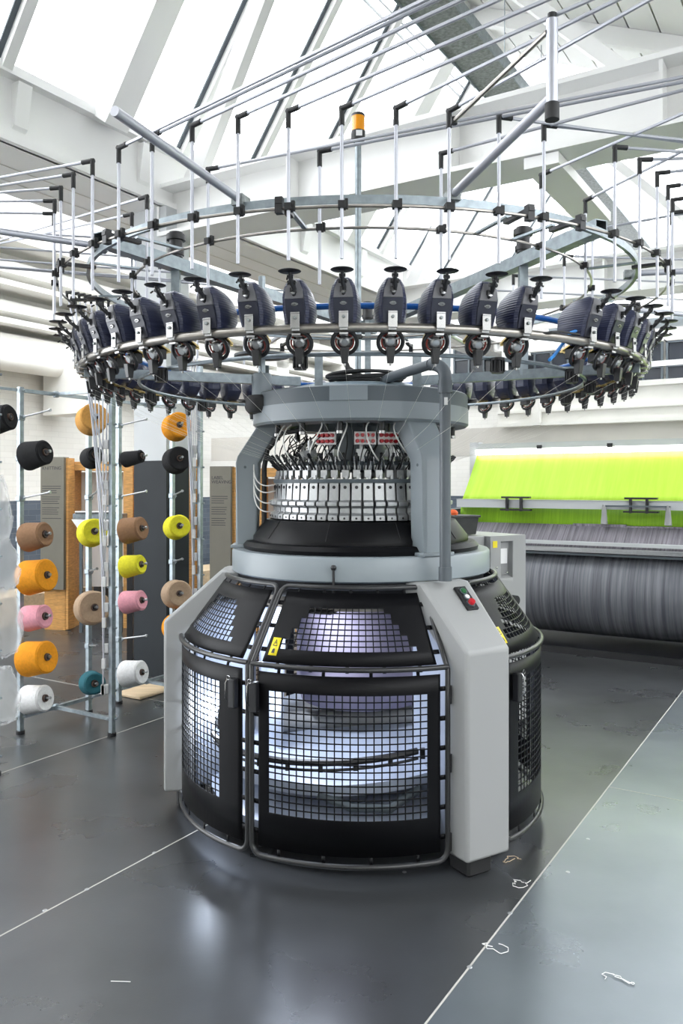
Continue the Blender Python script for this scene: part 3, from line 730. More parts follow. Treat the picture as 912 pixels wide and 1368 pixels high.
def tabs(mb, a0, a1, s0, s1, pa, ps, gap):
    """little lugs joining the sheet to its tube"""
    ga = math.degrees(gap/RC)
    def patch(b0,b1,t0,t1): mb.add([G2(b0,t0),G2(b1,t0),G2(b1,t1),G2(b0,t1)],[(0,1,2,3)])
    for i in range(pa):
        a = a0+(a1-a0)*(i+.5)/pa; da = .45
        patch(a-da,a+da,s0-gap,s0); patch(a-da,a+da,s1,s1+gap)
    for j in range(ps):
        s = s0+(s1-s0)*(j+.5)/ps
        patch(a0-ga,a0,s-.009,s+.009); patch(a1,a1+ga,s-.009,s+.009)
    return mb
def warning(parent, a, s, w_, h_):
    """yellow warning label on the cone part of a guard"""
    ra = math.degrees(w_/2/.75)
    for (nm, m_, x0, x1, y0, y1, of) in (('warning_label','yellow',-1,1,-1,1,.004),):
        mb = MB(); pts = []
        for y in (y0,y1):
            for x in (x0,0,x1): pts.append(G2(a+ra*x, s+h_/2*y, of))
        mb.add(pts, [(0,1,4,3),(1,2,5,4)]); mb.build(nm, m_, parent, solid=.001)
    def q(x,y,of=.0052): return G2(a+ra*x, s+h_/2*y, of)
    t = MB()
    T = [(-.62,.05),(.62,.05),(0,.85)]; Ti = [(-.40,.14),(.40,.14),(0,.66)]
    t.add([q(*p) for p in T]+[q(*p) for p in Ti], [(0,1,4,3),(1,2,5,4),(2,0,3,5)])
    t.add([q(-.07,.28),q(.07,.28),q(.1,.5),q(-.1,.5)],[(0,1,2,3)])
    t.add([q(-.4,-.75),q(.4,-.75),q(.3,-.35),q(0,-.2),q(-.3,-.35)],[(0,1,2,3,4)])
    t.build('warning_symbol', 'black', parent)
def guard(a0, a1, holes, upper, lab, latch=None, lbl=None):
    g = empty('guard_door', Vector((0,0,0)), parent=km)
    if lab: g['label'] = lab
    MB().tube([G2(a,s,.004) for a,s in rounded_path(a0,a1,0,LC+LCo,.045)], .0105, 10, closed=True).build('tube_frame', 'tubeblack', g)
    b = MB(); b.tube([G2(a0+(a1-a0)*i/24, LC+.004, .008) for i in range(25)], .0105, 10); b.build('bend_rail', 'tubeblack', g)
    ga = math.degrees(.030/RC)
    b0, b1 = a0+ga, a1-ga
    m = grid(b0, b1, .035, LC-.018, *holes)
    tabs(m, b0, b1, .035, LC-.018, max(3,int((a1-a0)/11)), 6, .03)
    m.build('lower_mesh_panel', 'sheet', g, solid=.003)
    m = grid(b0+.6, b1-.6, LC+.020, LC+LCo-.024, *upper)
    tabs(m, b0+.6, b1-.6, LC+.020, LC+LCo-.024, max(3,int((a1-a0)/9)), 3, .026)
    m.build('upper_mesh_panel', 'sheet', g, solid=.003)
    if latch is not None:
        b = MB(); rt = Matrix.Rotation(R(latch),3,'Z')
        b.box(G2(latch, LC-.115, .022), (.034,.030,.115), rt, ch=.004); b.build('latch', 'black', g)
        b = MB(); c = G2(latch, LC-.10, .045); b.tube([c+rt@Vector(p) for p in ((-.008,0,.045),(-.008,-.012,.03),(-.008,-.012,-.03),(-.008,0,-.045))], .003, 6); b.tube([c+rt@Vector((.008*cos(t),-.006,.05+.008*sin(t))) for t in [2*pi*i/12 for i in range(12)]], .0015, 5, closed=True); b.build('latch_wire', 'chrome', g)
    if lbl: warning(g, *lbl)
    return g
um = lambda ci, rj: ci < 17-(rj)//2*1-1
guard(-31.6, 22.0, (-26.6,16.6,.165,LC-.085,21,18,.0045), (-25,15,LC+.075,LC+LCo-.085,19,8,.0045, lambda c,r: (c >= r//2) and (c <= 18-(r+1)//2)), 'centre guard door facing the camera', latch=-30.0, lbl=(-26.4,LC+.085,.034,.075))
guard(-82.5, -33.0, (-79,-44,.165,LC-.085,17,18,.0045), (-76,-43,LC+.075,LC+LCo-.085,16,8,.0045, lambda c,r: (c >= r//2) and (c <= 15-(r+1)//2)), 'left guard door', latch=-37.0)
guard(42.0, 93.0, (49,88,.165,LC-.085,19,18,.0045), (49,87,LC+.075,LC+LCo-.085,17,8,.0045, lambda c,r: (c >= r//2) and (c <= 16-(r+1)//2)), 'right guard door beyond the grey cover', latch=46.5, lbl=(46.3,LC+.10,.034,.075))
guard(94.0, 141.0, (99,136,.165,LC-.085,17,18,.0045), (99,136,LC+.075,LC+LCo-.085,16,8,.0045), None)
guard(161.0, 211.0, (166,206,.165,LC-.085,19,18,.0045), (166,206,LC+.075,LC+LCo-.085,17,8,.0045), None)
guard(212.0, 260.0, (217,255,.165,LC-.085,17,18,.0045), (217,255,LC+.075,LC+LCo-.085,16,8,.0045), None)

# ---- leg covers
for a in (-89, 31, 151):
    rt = Matrix.Rotation(R(a),3,'Z')
    g = empty('leg_cover', Vector((0,0,0)), parent=km)
    def Q(x, r, z): return C+rt@Vector((x,-r,z))
    w1, w2 = .107, .148
    rings = []
    def rg(wf, wb, r1, r0, z, zb=None):
        zb = z if zb is None else zb
        return [Q(-wb,r0,zb), Q(-wf,r1,z), Q(wf,r1,z), Q(wb,r0,zb)]
    MB().loft([rg(w1,w1+.006,.91,.78,.085), rg(w1,w1+.006,.91,.78,.872,.83), rg(w2-.03,w2,.655,.56,1.098,1.06), rg(w2-.035,w2-.005,.635,.555,1.105,1.105)]).build('shell', 'cover', g, bevel=.014)
    b = MB(); b.box(Q(0,.80,.04), (.12,.12,.08), rt, ch=.01); b.build('foot', 'rubber', g)
    if a == 31:
        # button box on the sloping face
        A0 = Q(.012,.655,1.098); A1 = Q(.012,.91,.872); dn = (A1-A0).normalized(); tx = rt@Vector((1,0,0)); nn = tx.cross(dn); nn = nn if nn.z > 0 else -nn
        rot = Matrix((tx, dn, nn)).transposed()
        cpt = A0+dn*.088+nn*.004+tx*.03
        MB().box(cpt, (.056,.118,.014), rot).build('button_box', 'black', g, bevel=.002)
        for (yy, m_, rr_, hh) in ((-.030,'green',.0125,.012),(.0,'whitep',.0105,.012),(.032,'red',.014,.022)):
            MB().lathe([(0,hh),(rr_*.9,hh),(rr_,hh-.003),(rr_,.004)], 18, cpt+dn*yy+nn*.003, axis=nn).build('push_button', m_, g)
            MB().lathe([(rr_+.004,.004),(rr_+.004,.009),(rr_,.009)], 18, cpt+dn*yy+nn*.003, axis=nn).build('button_bezel', 'greydark', g)
        for yy in (-.052,.052): MB().lathe([(0,.010),(.003,.010),(.003,.004)], 8, cpt+dn*yy, axis=nn).build('screw', 'chrome', g)
    if a != 151:
        for z in (.14,.44,.70):
            b = MB()
            for sx in (-1,): b.box(Q(sx*(w1+.012),.815,z), (.014,.02,.07), rt)
            b.build('hinge', 'black', g)
# lever on the table ring
lv = P(.612,-11.5,0)
b = MB(); b.cyl(lv+Vector((0,0,1.05)), lv+Vector((0,0,1.155)), .005, 8); b.lathe([(0,.012),(.008,.010),(.0125,0),(.008,-.010),(0,-.012)], 14, lv+Vector((0,0,1.165))); b.box(lv+Vector((0,.01,1.08)), (.02,.02,.02)); b.build('lever', 'black', km)

# ---- inside of the cage: fabric tube, take-down frame
MB().lathe([(.37,1.10),(.33,.98),(.30,.80),(.30,.60),(.28,.50)], 48, C).build('fabric_tube', 'cloth', km, solid=.003)
tilt = Matrix.Rotation(R(-5),3,'Y') @ Matrix.Rotation(R(4),3,'X')
b = MB(); b.lathe([(.0,.0),(.60,.0),(.64,.015),(.64,.06),(.60,.07),(.25,.11),(0,.11)], 72); b.v = [tilt@p+C+Vector((0,0,.30)) for p in b.v]; b.build('take_down_tray', 'bluewhite', km)
b = MB(); b.lathe([(.0,.0),(.69,.0),(.70,.01),(.70,.04),(.66,.05),(.3,.06),(0,.06)], 72); b.v = [tilt@p+C+Vector((0,0,.17)) for p in b.v]; b.build('base_tray', 'bluewhite', km)
b = MB(); b.tube([C+tilt@Vector((.66*sin(R(t)),-.66*cos(R(t)),.47+.0*t)) for t in range(-70,26,4)], .014, 8); b.tube([C+tilt@Vector((.66*sin(R(t)),-.66*cos(R(t)),.44)) for t in range(-70,26,4)], .006, 8)
for t in range(-60,26,12): b.box(C+tilt@Vector((.66*sin(R(t)),-.66*cos(R(t)),.455)), (.018,.018,.04))
b.build('spreader_arc', 'black', km)
MB().cyl(C+Vector((-.42,-.1,.40)), C+Vector((.42,-.12,.44)), .045, 24).build('take_down_roller', 'cover', km)
MB().tube([C+Vector((-.18,-.60,.26)), C+Vector((-.05,-.65,.225)), C+Vector((.1,-.66,.225)), C+Vector((.22,-.60,.28))], .018, 10).build('grip_bar', 'greydark', km)
for sx in (-.45,.45):
    MB().box(C+Vector((sx,.05,.62)), (.05,.22,.62), None, ch=.01).build('frame_cheek', 'bluewhite', km)
MB().box(C+Vector((.40,-.42,.50)), (.12,.05,.13)).build('bearing_block', 'whitep', km, bevel=.006)
# drive ring inside the top with gear details
MB().lathe([(.48,.98),(.545,.98),(.545,1.03),(.48,1.03)], 64, C, closed_prof=True).build('drive_ring', 'brass' if 0 else 'steel', km)
# work lamp inside the cage, followed by added fill lamps
lp = P(.655,-74,.44)
MB().box(lp, (.05,.04,.09), Matrix.Rotation(R(30),3,'Z'), ch=.006).build('work_or_fill_lamp', 'black', km)
ln = Vector((.55,.55,-.25)).normalized()
l = bpy.data.lights.new('work_or_fill_light', 'POINT'); l.energy = 4; l.color = (.80,.88,1); l.shadow_soft_size = .03
lo = bpy.data.objects.new('work_or_fill_light', l); COL.objects.link(lo); lo.parent = km; lo.location = P(.71,-79,.47)-C
MB().lathe([(0,.03),(.016,.025),(.024,0),(.016,-.025),(0,-.03)], 16, P(.69,-80,.44)).build('lamp_lens', 'led', km)
for aa, pw in ((-20,3.2),(-58,3.5),(85,5),(180,4)):  # added fill lamps shining down on the trays, housings tucked out of sight
    p = P(.50,aa,.965)
    MB().box(p+Vector((0,0,.012)), (.13,.13,.018), Matrix.Rotation(R(aa),3,'Z'), ch=.003).build('work_or_fill_lamp', 'black', km)
    l = bpy.data.lights.new('work_or_fill_light', 'AREA'); l.shape = 'DISK'; l.size = .11; l.energy = pw; l.color = (.80,.87,1)
    lo = bpy.data.objects.new('work_or_fill_light', l); COL.objects.link(lo); lo.parent = km; lo.location = p-C
for a in (-89, 31, 151):
    rt = Matrix.Rotation(R(a),3,'Z')
    MB().box(C+rt@Vector((0,-.635,.53)), (.13,.27,.86), rt, ch=.01).build('inner_leg', 'bluewhite', km)
for (p0_, p1_) in ((-75,-50),(70,120),(150,210)):
    MB().lathe([(.44,.20),(.46,.22),(.44,.86),(.40,.98)], 24, C, a0=R(p0_-90), a1=R(p1_-90)).build('inner_panel', 'bluewhite', km, solid=.004)

# ------------------------------------------------------------------ yarn guide tubes over the machine
def yarn_tube(az, rr_, direction, length):
    b0 = P(rr_, az, 2.355 if rr_ > 1.2 else 2.387)
    zt = 2.65
    d = Vector((direction[0], direction[1], 0)).normalized()
    t = empty('yarn_guide_tube', Vector((b0.x, b0.y, 2.19))-C, parent=km)
    off = Vector((0.012*sin(R(az)), -.012*cos(R(az)), 0)); p = Vector((b0.x, b0.y, 0))+off
    MB().cyl(p+Vector((0,0,2.19)), p+Vector((0,0,zt-.03)), .0055, 10).build('upright', 'alu', t)
    e = p+Vector((0,0,zt))
    b = MB(); b.cyl(e+Vector((0,0,-.052)), e+Vector((0,0,.006)), .0085, 10); b.cyl(e-d*.006, e+d*.045, .0085, 10); b.build('elbow', 'rubber', t)
    MB().cyl(e+d*.03, e+d*length, .0055, 8).build('cross_tube', 'alu', t)
    b = MB(); rt = Matrix.Rotation(R(az),3,'Z'); b.box(Vector((b0.x,b0.y,b0.z))+off*.6, (.022,.030,.022), rt); b.box(Vector((b0.x,b0.y,b0.z+.004))+off*.6+rt@Vector((.014,0,0)), (.01,.014,.03), rt); b.build('rod_clamp', 'rubber', t)
    return t
ords = ['first','second','third','fourth','fifth','sixth','seventh','eighth','ninth','tenth','eleventh','twelfth']
dirs = {-11:(-1,-.05),-10:(-1,.02),-9:(-1,.2),-8:(-1,.36),-7:(-1,.40),-1:(1150,-1084),0:(954,-1084),1:(755,-1084),2:(3794,1084),3:(4700,1084),
        5:(6450,1084),6:(1,-.08),7:(1,-.28),8:(1,-.42),9:(1,-.5),10:(1,-.35)}
for k in list(range(-11, 4))+list(range(5, 11)):
    yarn_tube(3.2+STEP*k, 1.36, dirs.get(k, (1225,-1084)), 2.2 if k <= -7 else 3.6 if k <= 1 else 2.2)
inner = [(-68,(-1900,1084)),(-55,(-1556,1084)),(-33,(2343,-1084)),(-9,(2343,-1084)),(14,(1546,-1084)),(38,(687,-1084)),(58,(420,-1084)),(80,(1,-.7)),(103,(1,.1)),(126,(1,.15)),(149,(1,.2)),(200,(-1,-.35)),(218,(-1,-.32)),(236,(-1,-.30)),(254,(-1,-.28)),(272,(-1,-.2))]
for a, dr in inner: yarn_tube(a, 1.047, dr, 1.8 if 30 < a < 70 else 3.0)

# ------------------------------------------------------------------ creel racks
U_ = Vector((UX,UY,0)); W_ = Vector((-.851,.525,0)); P2 = Vector((-1.93,4.88,0))
PINZ = [.20+.243*i for i in range(8)]
def dirv(th): return Vector((sin(R(th)), -cos(R(th)), 0))
def fitting(mb, p, s=.02):
    mb.box(p, (s*1.5,s*1.5,s*1.9), BROT, ch=.004); mb.cyl(p-Vector((.03,.0,0)), p+Vector((.03,0,0)), s*.35, 6)
pins_done = {}
def post(root, p, z1, z0=.0):
    MB().beam(p+Vector((0,0,z0+.02)), p+Vector((0,0,z1)), .028, .028, up=tuple(U_)).build('post', 'galv', root)
    b = MB(); b.cyl(p+Vector((0,0,z0)), p+Vector((0,0,z0+.02)), .026, 12); b.cyl(p+Vector((0,0,z0+.02)), p+Vector((0,0,z0+.05)), .01, 8); b.build('foot', 'rubber', root)
def pin(root, p, th, z):
    d = dirv(th); a = p+Vector((0,0,z)); e = a+d*.225+Vector((0,0,.038))
    b = MB(); b.cyl(a, e, .0055, 8); b.cyl(e-d*.008, e+d*.004, .009, 8); b.build('pin', 'silver', root)
    b = MB(); b.box(a, (.042,.042,.035), BROT, ch=.004); b.cyl(a-W_*.04, a+W_*.03, .006, 6); b.build('pin_clamp', 'galv', root)
def cone_mesh():
    pass
def make_cone(col, L, r0, r1, loc, th, tilt, label, grp):
    """yarn cone lying on a pin: base end near the post, nose towards the viewer; local +X is the axis"""
    c = empty('yarn_cone', loc, label, 'yarn cone', grp)
    mb = MB(); mb.lathe([(.022,.0),(r0*.9,.0),(r0*.98,.006),(r0,.016),(r1+ .25*(r0-r1),L*.78),(r1+.004,L-.01),(r1-.006,L),(.024,L-.006),(.022,L*.5),(.022,0)], 48)
    q = Vector((0,0,1)).rotation_difference(Vector((1,0,0))).to_matrix(); mb.v = [q@p for p in mb.v]
    mb.build('wound_yarn', Y[col], c, world=False)
    mb = MB(); mb.lathe([(.021,-.006),(.021,L+.004),(.016,L+.004),(.016,-.006)], 20, closed_prof=True); mb.v = [q@p for p in mb.v]; mb.build('core_tube', 'card', c, world=False)
    mb = MB(); mb.lathe([(.0145,L*.9),(.0155,L+.0),(.009,L+.006),(.0,L+.006)], 14); mb.v = [q@p for p in mb.v]; mb.build('core_plug', 'black', c, world=False)
    c.rotation_euler = (0, -tilt, R(th-90)); return c
unit_t = (-.78, 0, .78)
racks = []
for n_, t0 in enumerate(unit_t):
    a = P2+U_*t0; m_ = P2+U_*(t0+.26); b_ = P2+U_*(t0+.52); f_ = m_-W_*.5
    rk = empty('yarn_creel_rack', m_, ['galvanised creel rack at the picture\'s left edge with plastic bags hanging on it','galvanised creel rack second from left, holding orange, pink and white cones','galvanised creel rack beside the dark column, third from left'][n_], 'rack', 'yarn creel racks')
    zt = 2.085
    if n_ > 0:
        post(rk, a, zt)
    post(rk, b_, zt); post(rk, f_, 2.6 if n_ == 0 else 2.30)
    for z in (.10, zt-.02):
        if n_ > 0: MB().beam(a+Vector((0,0,z)), b_+Vector((0,0,z)), .022, .022).build('rail', 'galv', rk)
        else: MB().beam(m_+Vector((0,0,z)), b_+Vector((0,0,z)), .022, .022).build('rail', 'galv', rk)
        MB().beam(m_+Vector((0,0,z)), f_+Vector((0,0,z)), .020, .020).build('cross_rail', 'galv', rk)
        if n_ < 2: MB().beam(b_+Vector((0,0,z)), b_+U_*.235+Vector((0,0,z)), .016, .016).build('rail', 'galv', rk)
        for p in (a, m_, b_, f_):
            if n_ == 0 and p is a: continue
            b = MB(); fitting(b, p+Vector((0,0,z))); b.build('joint_fitting', 'galv', rk)
    for zz in [.4+.243*i for i in range(7)]:
        b = MB(); fitting(b, f_+Vector((0,0,zz)), .016); b.build('joint_fitting', 'galv', rk)
        b = MB(); b.box(f_+Vector((-.035,0,zz-.12)), (.03,.02,.055), None, ch=.003); b.build('tube_clip', 'whitep', rk)
    for z in PINZ:
        if n_ > 0: pin(rk, a, 68, z); pin(rk, b_, 30, z)
    racks.append((rk, a, b_, f_))
rk, a, b_, f_ = racks[1]
G4 = 'yarn cones on the creel racks'
def cone(p, th, z, col, s, label):
    d = dirv(th); L, r0, r1 = s
    pos = p+Vector((0,0,z+.008))+d*.045
    make_cone(col, L, r0, r1, pos, th, math.atan(.17), label, G4)
BIG = (.165,.105,.092); MED = (.15,.088,.070); SML = (.15,.072,.052); SLM = (.15,.055,.040); PNK = (.15,.078,.066)
cone(a,68,PINZ[6],'black',MED,'large black yarn cone top of the leftmost column of cones')
cone(a,68,PINZ[4],'brown',MED,'brown yarn cone in the leftmost column, above the upper orange cone')
cone(a,68,PINZ[3],'orange',BIG,'upper orange yarn cone in the leftmost column, above the pink cone')
cone(a,68,PINZ[2],'pink',PNK,'pink yarn cone in the leftmost column between two orange cones')
cone(a,68,PINZ[1],'orange',BIG,'lower orange yarn cone in the leftmost column, above the white cone')
cone(a,68,PINZ[0],'white',(.15,.086,.074),'white yarn cone lowest in the leftmost column')
cone(b_,30,PINZ[7],'ochre',(.13,.10,.088),'ochre yarn cone seen behind the first bundle of guide tubes, topmost')
cone(b_,30,PINZ[6],'black',(.14,.072,.05),'black yarn cone behind the first bundle of guide tubes')
cone(b_,30,PINZ[4],'yellow',(.13,.092,.078),'yellow yarn cone behind the first bundle of guide tubes')
cone(b_,30,PINZ[2],'beige',(.13,.112,.10),'large beige yarn cone behind the first bundle of guide tubes')
cone(b_,30,PINZ[0],'teal',(.13,.078,.066),'teal yarn cone near the floor behind the first bundle of guide tubes')
rk, a2, b2, f2 = racks[2]
cone(a2,68,PINZ[6],'black',SLM,'slim black yarn cone at the top of the column right of the first rack post')
cone(a2,68,PINZ[4],'brown',(.15,.09,.075),'brown yarn cone directly above the small yellow cone')
cone(a2,68,PINZ[3],'yellow',(.145,.078,.062),'bright yellow yarn cone below the brown one and above pink')
cone(a2,68,PINZ[2],'pink',(.15,.078,.064),'pink yarn cone under the yellow one, in front of the dark column')
cone(a2,68,PINZ[0],'white',(.15,.09,.076),'white yarn cone near the floor in front of the dark column')
cone(b2,30,PINZ[7],'orange',(.13,.102,.09),'orange yarn cone topmost on the post right of the dark column')
cone(b2,30,PINZ[6],'black',(.13,.098,.085),'wide black yarn cone right of the dark column')
cone(b2,30,PINZ[4],'yellow',(.13,.09,.078),'pale yellow yarn cone right of the dark column')
cone(b2,30,PINZ[2],'beige',(.13,.105,.09),'beige yarn cone right of the dark column, by the grey leg cover')
cone(b2,30,PINZ[1],'orange',(.13,.10,.09),'orange yarn cone half hidden by the knitting machine\'s left grey cover')
pc = racks[0]
cone(pc[2],76,PINZ[7]-.05,'black',MED,'black yarn cone cut by the left picture edge high on the rack')

# bundles of guide tubes beside the rack uprights
for n_, (fp, nm) in enumerate(((racks[1][3],'nearer rack\'s outer post'),(racks[2][3],'farther rack\'s outer post'))):
    for i in range(8):
        zc = 2.02-.243*i; bot = fp+Vector((-.035-.002*i, -.015, max(.25, zc-.40)))
        top = fp+Vector((-.235+.026*i, -.10+.03*i if n_ == 0 else .02*i, 2.62))
        if n_ == 1: top = fp+Vector((-.16+.018*i, -.05+.02*i, 2.62))
        t = empty('rack_guide_tube', (bot.x, bot.y, bot.z), '%s thin tube from the left in the bundle by the %s' % (ords[i], nm), 'yarn tube', 'thin tube bundles at the creel racks')
        MB().cyl(bot, top, .0048, 8).build('tube', 'alu', t)
        d = Vector((.95,-.3,0)).normalized() if n_ == 0 else Vector((.9,-.43,0)).normalized()
        b = MB(); b.cyl(top-Vector((0,0,.04)), top+Vector((0,0,.008)), .009, 8); b.cyl(top, top+d*.04, .009, 8); b.build('elbow', 'rubber', t)
        b = MB(); b.box(bot+Vector((0,0,.03)), (.022,.02,.06), None, ch=.002); b.build('end_sleeve', 'whitep', t)
# plastic bags on the first rack
rb_ = random.Random(5)
for k, (x, y, z0, z1, wd) in enumerate(((-1.83,4.30,1.17,1.54,.17),(-1.80,4.30,.93,1.22,.20),(-1.79,4.30,.58,.99,.21),(-1.80,4.34,.22,.52,.17))):
    mb = MB(); rings = []; N = 22; H = 12
    for j in range(H+1):
        t = j/H; z = z1+(z0-z1)*t; r = wd*.5*(sin(pi*min(1,t*.85+.10))**.6)*(.55+.55*t)+.01
        if j == H: r *= .4
        rings.append([Vector((x+r*1.0*cos(2*pi*i/N)*(1+rb_.uniform(-.13,.13)), y+r*.7*sin(2*pi*i/N)*(1+rb_.uniform(-.13,.13)), z+rb_.uniform(-.012,.012))) for i in range(N)])
    mb.loft(rings)
    tag(mb.build('plastic_bag', 'bag', loc=(x,y,z0), sharp=60), ['topmost translucent plastic bag at the left picture edge','second translucent plastic bag from the top at the left edge','long translucent plastic bag third from the top at the left edge','lowest translucent plastic bag at the left edge'][k], 'bag', 'plastic bags on the left rack')

# ------------------------------------------------------------------ display boards
def at(px, d): return Vector(((px-456)/1084*d, d, 0))
def board(px0, px1, d, z0, z1, label, heading, para_rows, wood=True):
    A = at(px0, d); Bq = at(px1, d-.06); mid = (A+Bq)/2; ex = (Bq-A).normalized(); ey = Vector((-ex.y, ex.x, 0)); wd = (Bq-A).length
    s = empty('sign_board', (mid.x, mid.y, 0), label, 'sign')
    rot = Matrix((ex, ey, Vector((0,0,1)))).transposed()
    MB().box(mid+ey*.05+Vector((0,0,(z0+z1)/2)), (wd,.10,z1-z0), rot).build('panel', 'olive', s, bevel=.003)
    MB().box(mid+ex*(wd/2+.012)+ey*.10+Vector((0,0,(z1-.0)/2)), (.03,.12,z1-.02), rot).build('wood_edge', 'wood', s)
    if z0 > .02: MB().box(mid+ey*.09+Vector((0,0,z0/2)), (wd*.9,.08,z0), rot).build('wood_base', 'wood', s)
    def TM(x, z): return Matrix.Translation(mid-s.location-ey*.0005+ex*x+Vector((0,0,z))) @ Matrix((ex, Vector((0,0,1)), -ey)).transposed().to_4x4()
    text_mesh('heading', heading, .047, 'black', s, TM(-wd/2+.02, z1-.13), .001)
    b = MB(); rr_ = random.Random(2)
    for k in range(para_rows):
        ll = (wd-.05)*rr_.uniform(.75,1); x0 = -wd/2+.02
        zz = z1-.30-.022*k
        if k % 5 == 4: continue
        b.box(mid+ex*(x0+ll/2)-ey*.0005+Vector((0,0,zz)), (ll,.002,.006), rot)
    b.build('small_print', 'black', s)
    return s
board(54, 85, 8.35, .42, 1.78, 'olive sign board headed KNITTING behind the leftmost cones', 'KNITTING', 16)
board(280, 308, 8.1, .10, 1.68, 'olive sign board headed LABEL WEAVING left of the machine', 'LABEL\nWEAVING', 15)
# plywood display frames
def plyframe(px0, px1, d, z1, label, name='plywood_display_case', d2=None, shelves=()):
    A = at(px0, d); Bq = at(px1, d2 or d); ex = (Bq-A).normalized(); ey = Vector((-ex.y,ex.x,0)); wd = (Bq-A).length; mid = (A+Bq)/2
    rot = Matrix((ex,ey,Vector((0,0,1)))).transposed(); s = empty(name, (mid.x,mid.y,0), label, 'display case')
    for x in (0, wd): MB().box(A+ex*x+Vector((0,0,z1/2)), (.10,.30,z1), rot).build('upright', 'wood', s, bevel=.003)
    MB().box(mid+Vector((0,0,z1-.04)), (wd-.10,.30,.09), rot).build('top_rail', 'wood', s)
    for z in shelves: MB().box(mid+Vector((0,0,z)), (wd-.1,.28,.03), rot).build('shelf', 'whitep', s)
    MB().box(mid+ey*.14+Vector((0,0,z1*.5+.15)), (wd-.1,.02,z1-.5), rot).build('back_panel', 'white' if not shelves else 'wood', s)
    return s
plyframe(97, 176, 8.6, 1.73, 'orange plywood frame around a white display machine behind the first rack')
plyframe(200, 250, 8.6, 1.75, 'orange plywood shelving to the right of the dark column', d2=8.2, shelves=(.55,1.05))
plyframe(350, 402, 8.3, 1.66, 'orange plywood frame seen through the machine between its pillars')
dm = empty('display_machine', at(134,8.2), 'small white and grey textile machine inside the plywood frame', 'machine')
q = at(134,8.2)
MB().box(q+Vector((0,0,1.18)), (.50,.18,.05)).build('needle_bed', 'galv', dm, bevel=.004)
MB().prism([(-.26,1.15),(.26,1.15),(.22,.98),(-.12,.95)], lambda a,b: q+Vector((a,-.1,b)), lambda a,b: q+Vector((a,.1,b))).build('casing', 'whitep', dm)
MB().cyl(q+Vector((-.22,-.1,1.22)), q+Vector((.22,-.1,1.22)), .015, 10).build('carriage_rail', 'chrome', dm)
for x in (-.2,.2): MB().box(q+Vector((x,.02,.5)), (.03,.03,1.0)).build('leg', 'greydark', dm)
MB().tube([q+Vector((.15,-.05,1.2)), q+Vector((.17,-.05,1.5)), q+Vector((.13,-.05,1.62))], .004, 6).build('yarn_mast', 'whitep', dm)
# pale platform along the wall
pt_ = MB(); bbox(pt_, 4.8, 10.2, 7.5, 8.1, .0, .30)
tag(pt_.build('display_platform', 'woodpale', loc=B(7,6.9,0)), 'low pale timber platform beneath the displays on the left', 'platform')
tb = empty('display_table', at(175,9.5), 'low dark table with pale top behind the dark column', 'table')
MB().box(at(175,9.5)+Vector((0,0,.62)), (.8,.5,.04)).build('table_top', 'colpale', tb)
for x in (-.35,.35): MB().box(at(175,9.5)+Vector((x,0,.3)), (.05,.4,.6)).build('leg', 'black', tb)
bk = at(174, 6.9)
tag(MB().box(bk+Vector((0,0,.55)), (.05,.05,1.1), None, ch=.004).build('barrier_post', 'black', loc=bk), 'slim black post standing left of the dark column', 'post')
fd = at(195,5.85)
tag(MB().box(fd+Vector((0,0,.012)), (.36,.25,.02), BROT, ch=.004).build('floor_board', 'woodpale', loc=fd), 'flat cardboard sheet on the floor under the third rack', 'board')

# ------------------------------------------------------------------ loom on the right
lm = empty('weaving_loom', B(7.6,1,0), 'wide loom with lime green cloth and a dark warp beam at the right', 'loom')
W0, W1 = 3.32, -3.2
def LB(name, m, pts, **k): # lofted along w from W0 to W1, pts (u,z)
    return MB().loft([[B(u,W0,z) for u,z in pts],[B(u,W1,z) for u,z in pts]]).build(name, m, lm, **k)
def rotobj(mb, name, m, **kw):
    """mesh with its local x along the loom, so warp threads follow the cloth"""
    rot = Matrix((-Vector((WX,WY,0)), Vector((UX,UY,0)), Vector((0,0,1)))).transposed()
    org = wloc(lm); mb.v = [rot.transposed()@(p-org) for p in mb.v]
    o = mb.build(name, m, lm, world=False, **kw); o.rotation_euler = rot.to_euler(); return o
mb = MB(); N = 40
mb.loft([[B(7.55+.40*cos(2*pi*i/N), W0-.02, .53+.40*sin(2*pi*i/N)) for i in range(N)],[B(7.55+.40*cos(2*pi*i/N), W1, .53+.40*sin(2*pi*i/N)) for i in range(N)]])
rotobj(mb, 'warp_beam', 'warpbeam')
mb = MB(); mb.loft([[B(7.55+.50*cos(2*pi*i/N), W0+.03, .53+.50*sin(2*pi*i/N)) for i in range(N)],[B(7.55+.50*cos(2*pi*i/N), W0, .53+.50*sin(2*pi*i/N)) for i in range(N)]]); mb.build('beam_flange', 'silver', lm)
mb = MB(); mb.add([B(7.30,W0,.87),B(7.30,W1,.87),B(7.62,W1,1.12),B(7.62,W0,1.12)],[(0,1,2,3)]); rotobj(mb, 'warp_threads', 'warpthread', solid=.01)
LB('back_rest', 'silver', [(7.20,.90),(7.28,.90),(7.28,.935),(7.20,.935)])
LB('rear_rail', 'colpale', [(7.30,.955),(7.36,.955),(7.36,.985),(7.30,.985)])
LB('rear_rail', 'greydark', [(7.22,.87),(7.30,.87),(7.30,.89),(7.22,.89)])
mb = MB(); mb.add([B(7.66,W0+.0,1.06),B(7.66,W1,1.06),B(7.72,W1,1.30),B(7.72,W0,1.30)],[(0,1,2,3)]); rotobj(mb, 'lime_warp_sheet', 'greendark', solid=.01)
rh = random.Random(9)
x = W0-.35
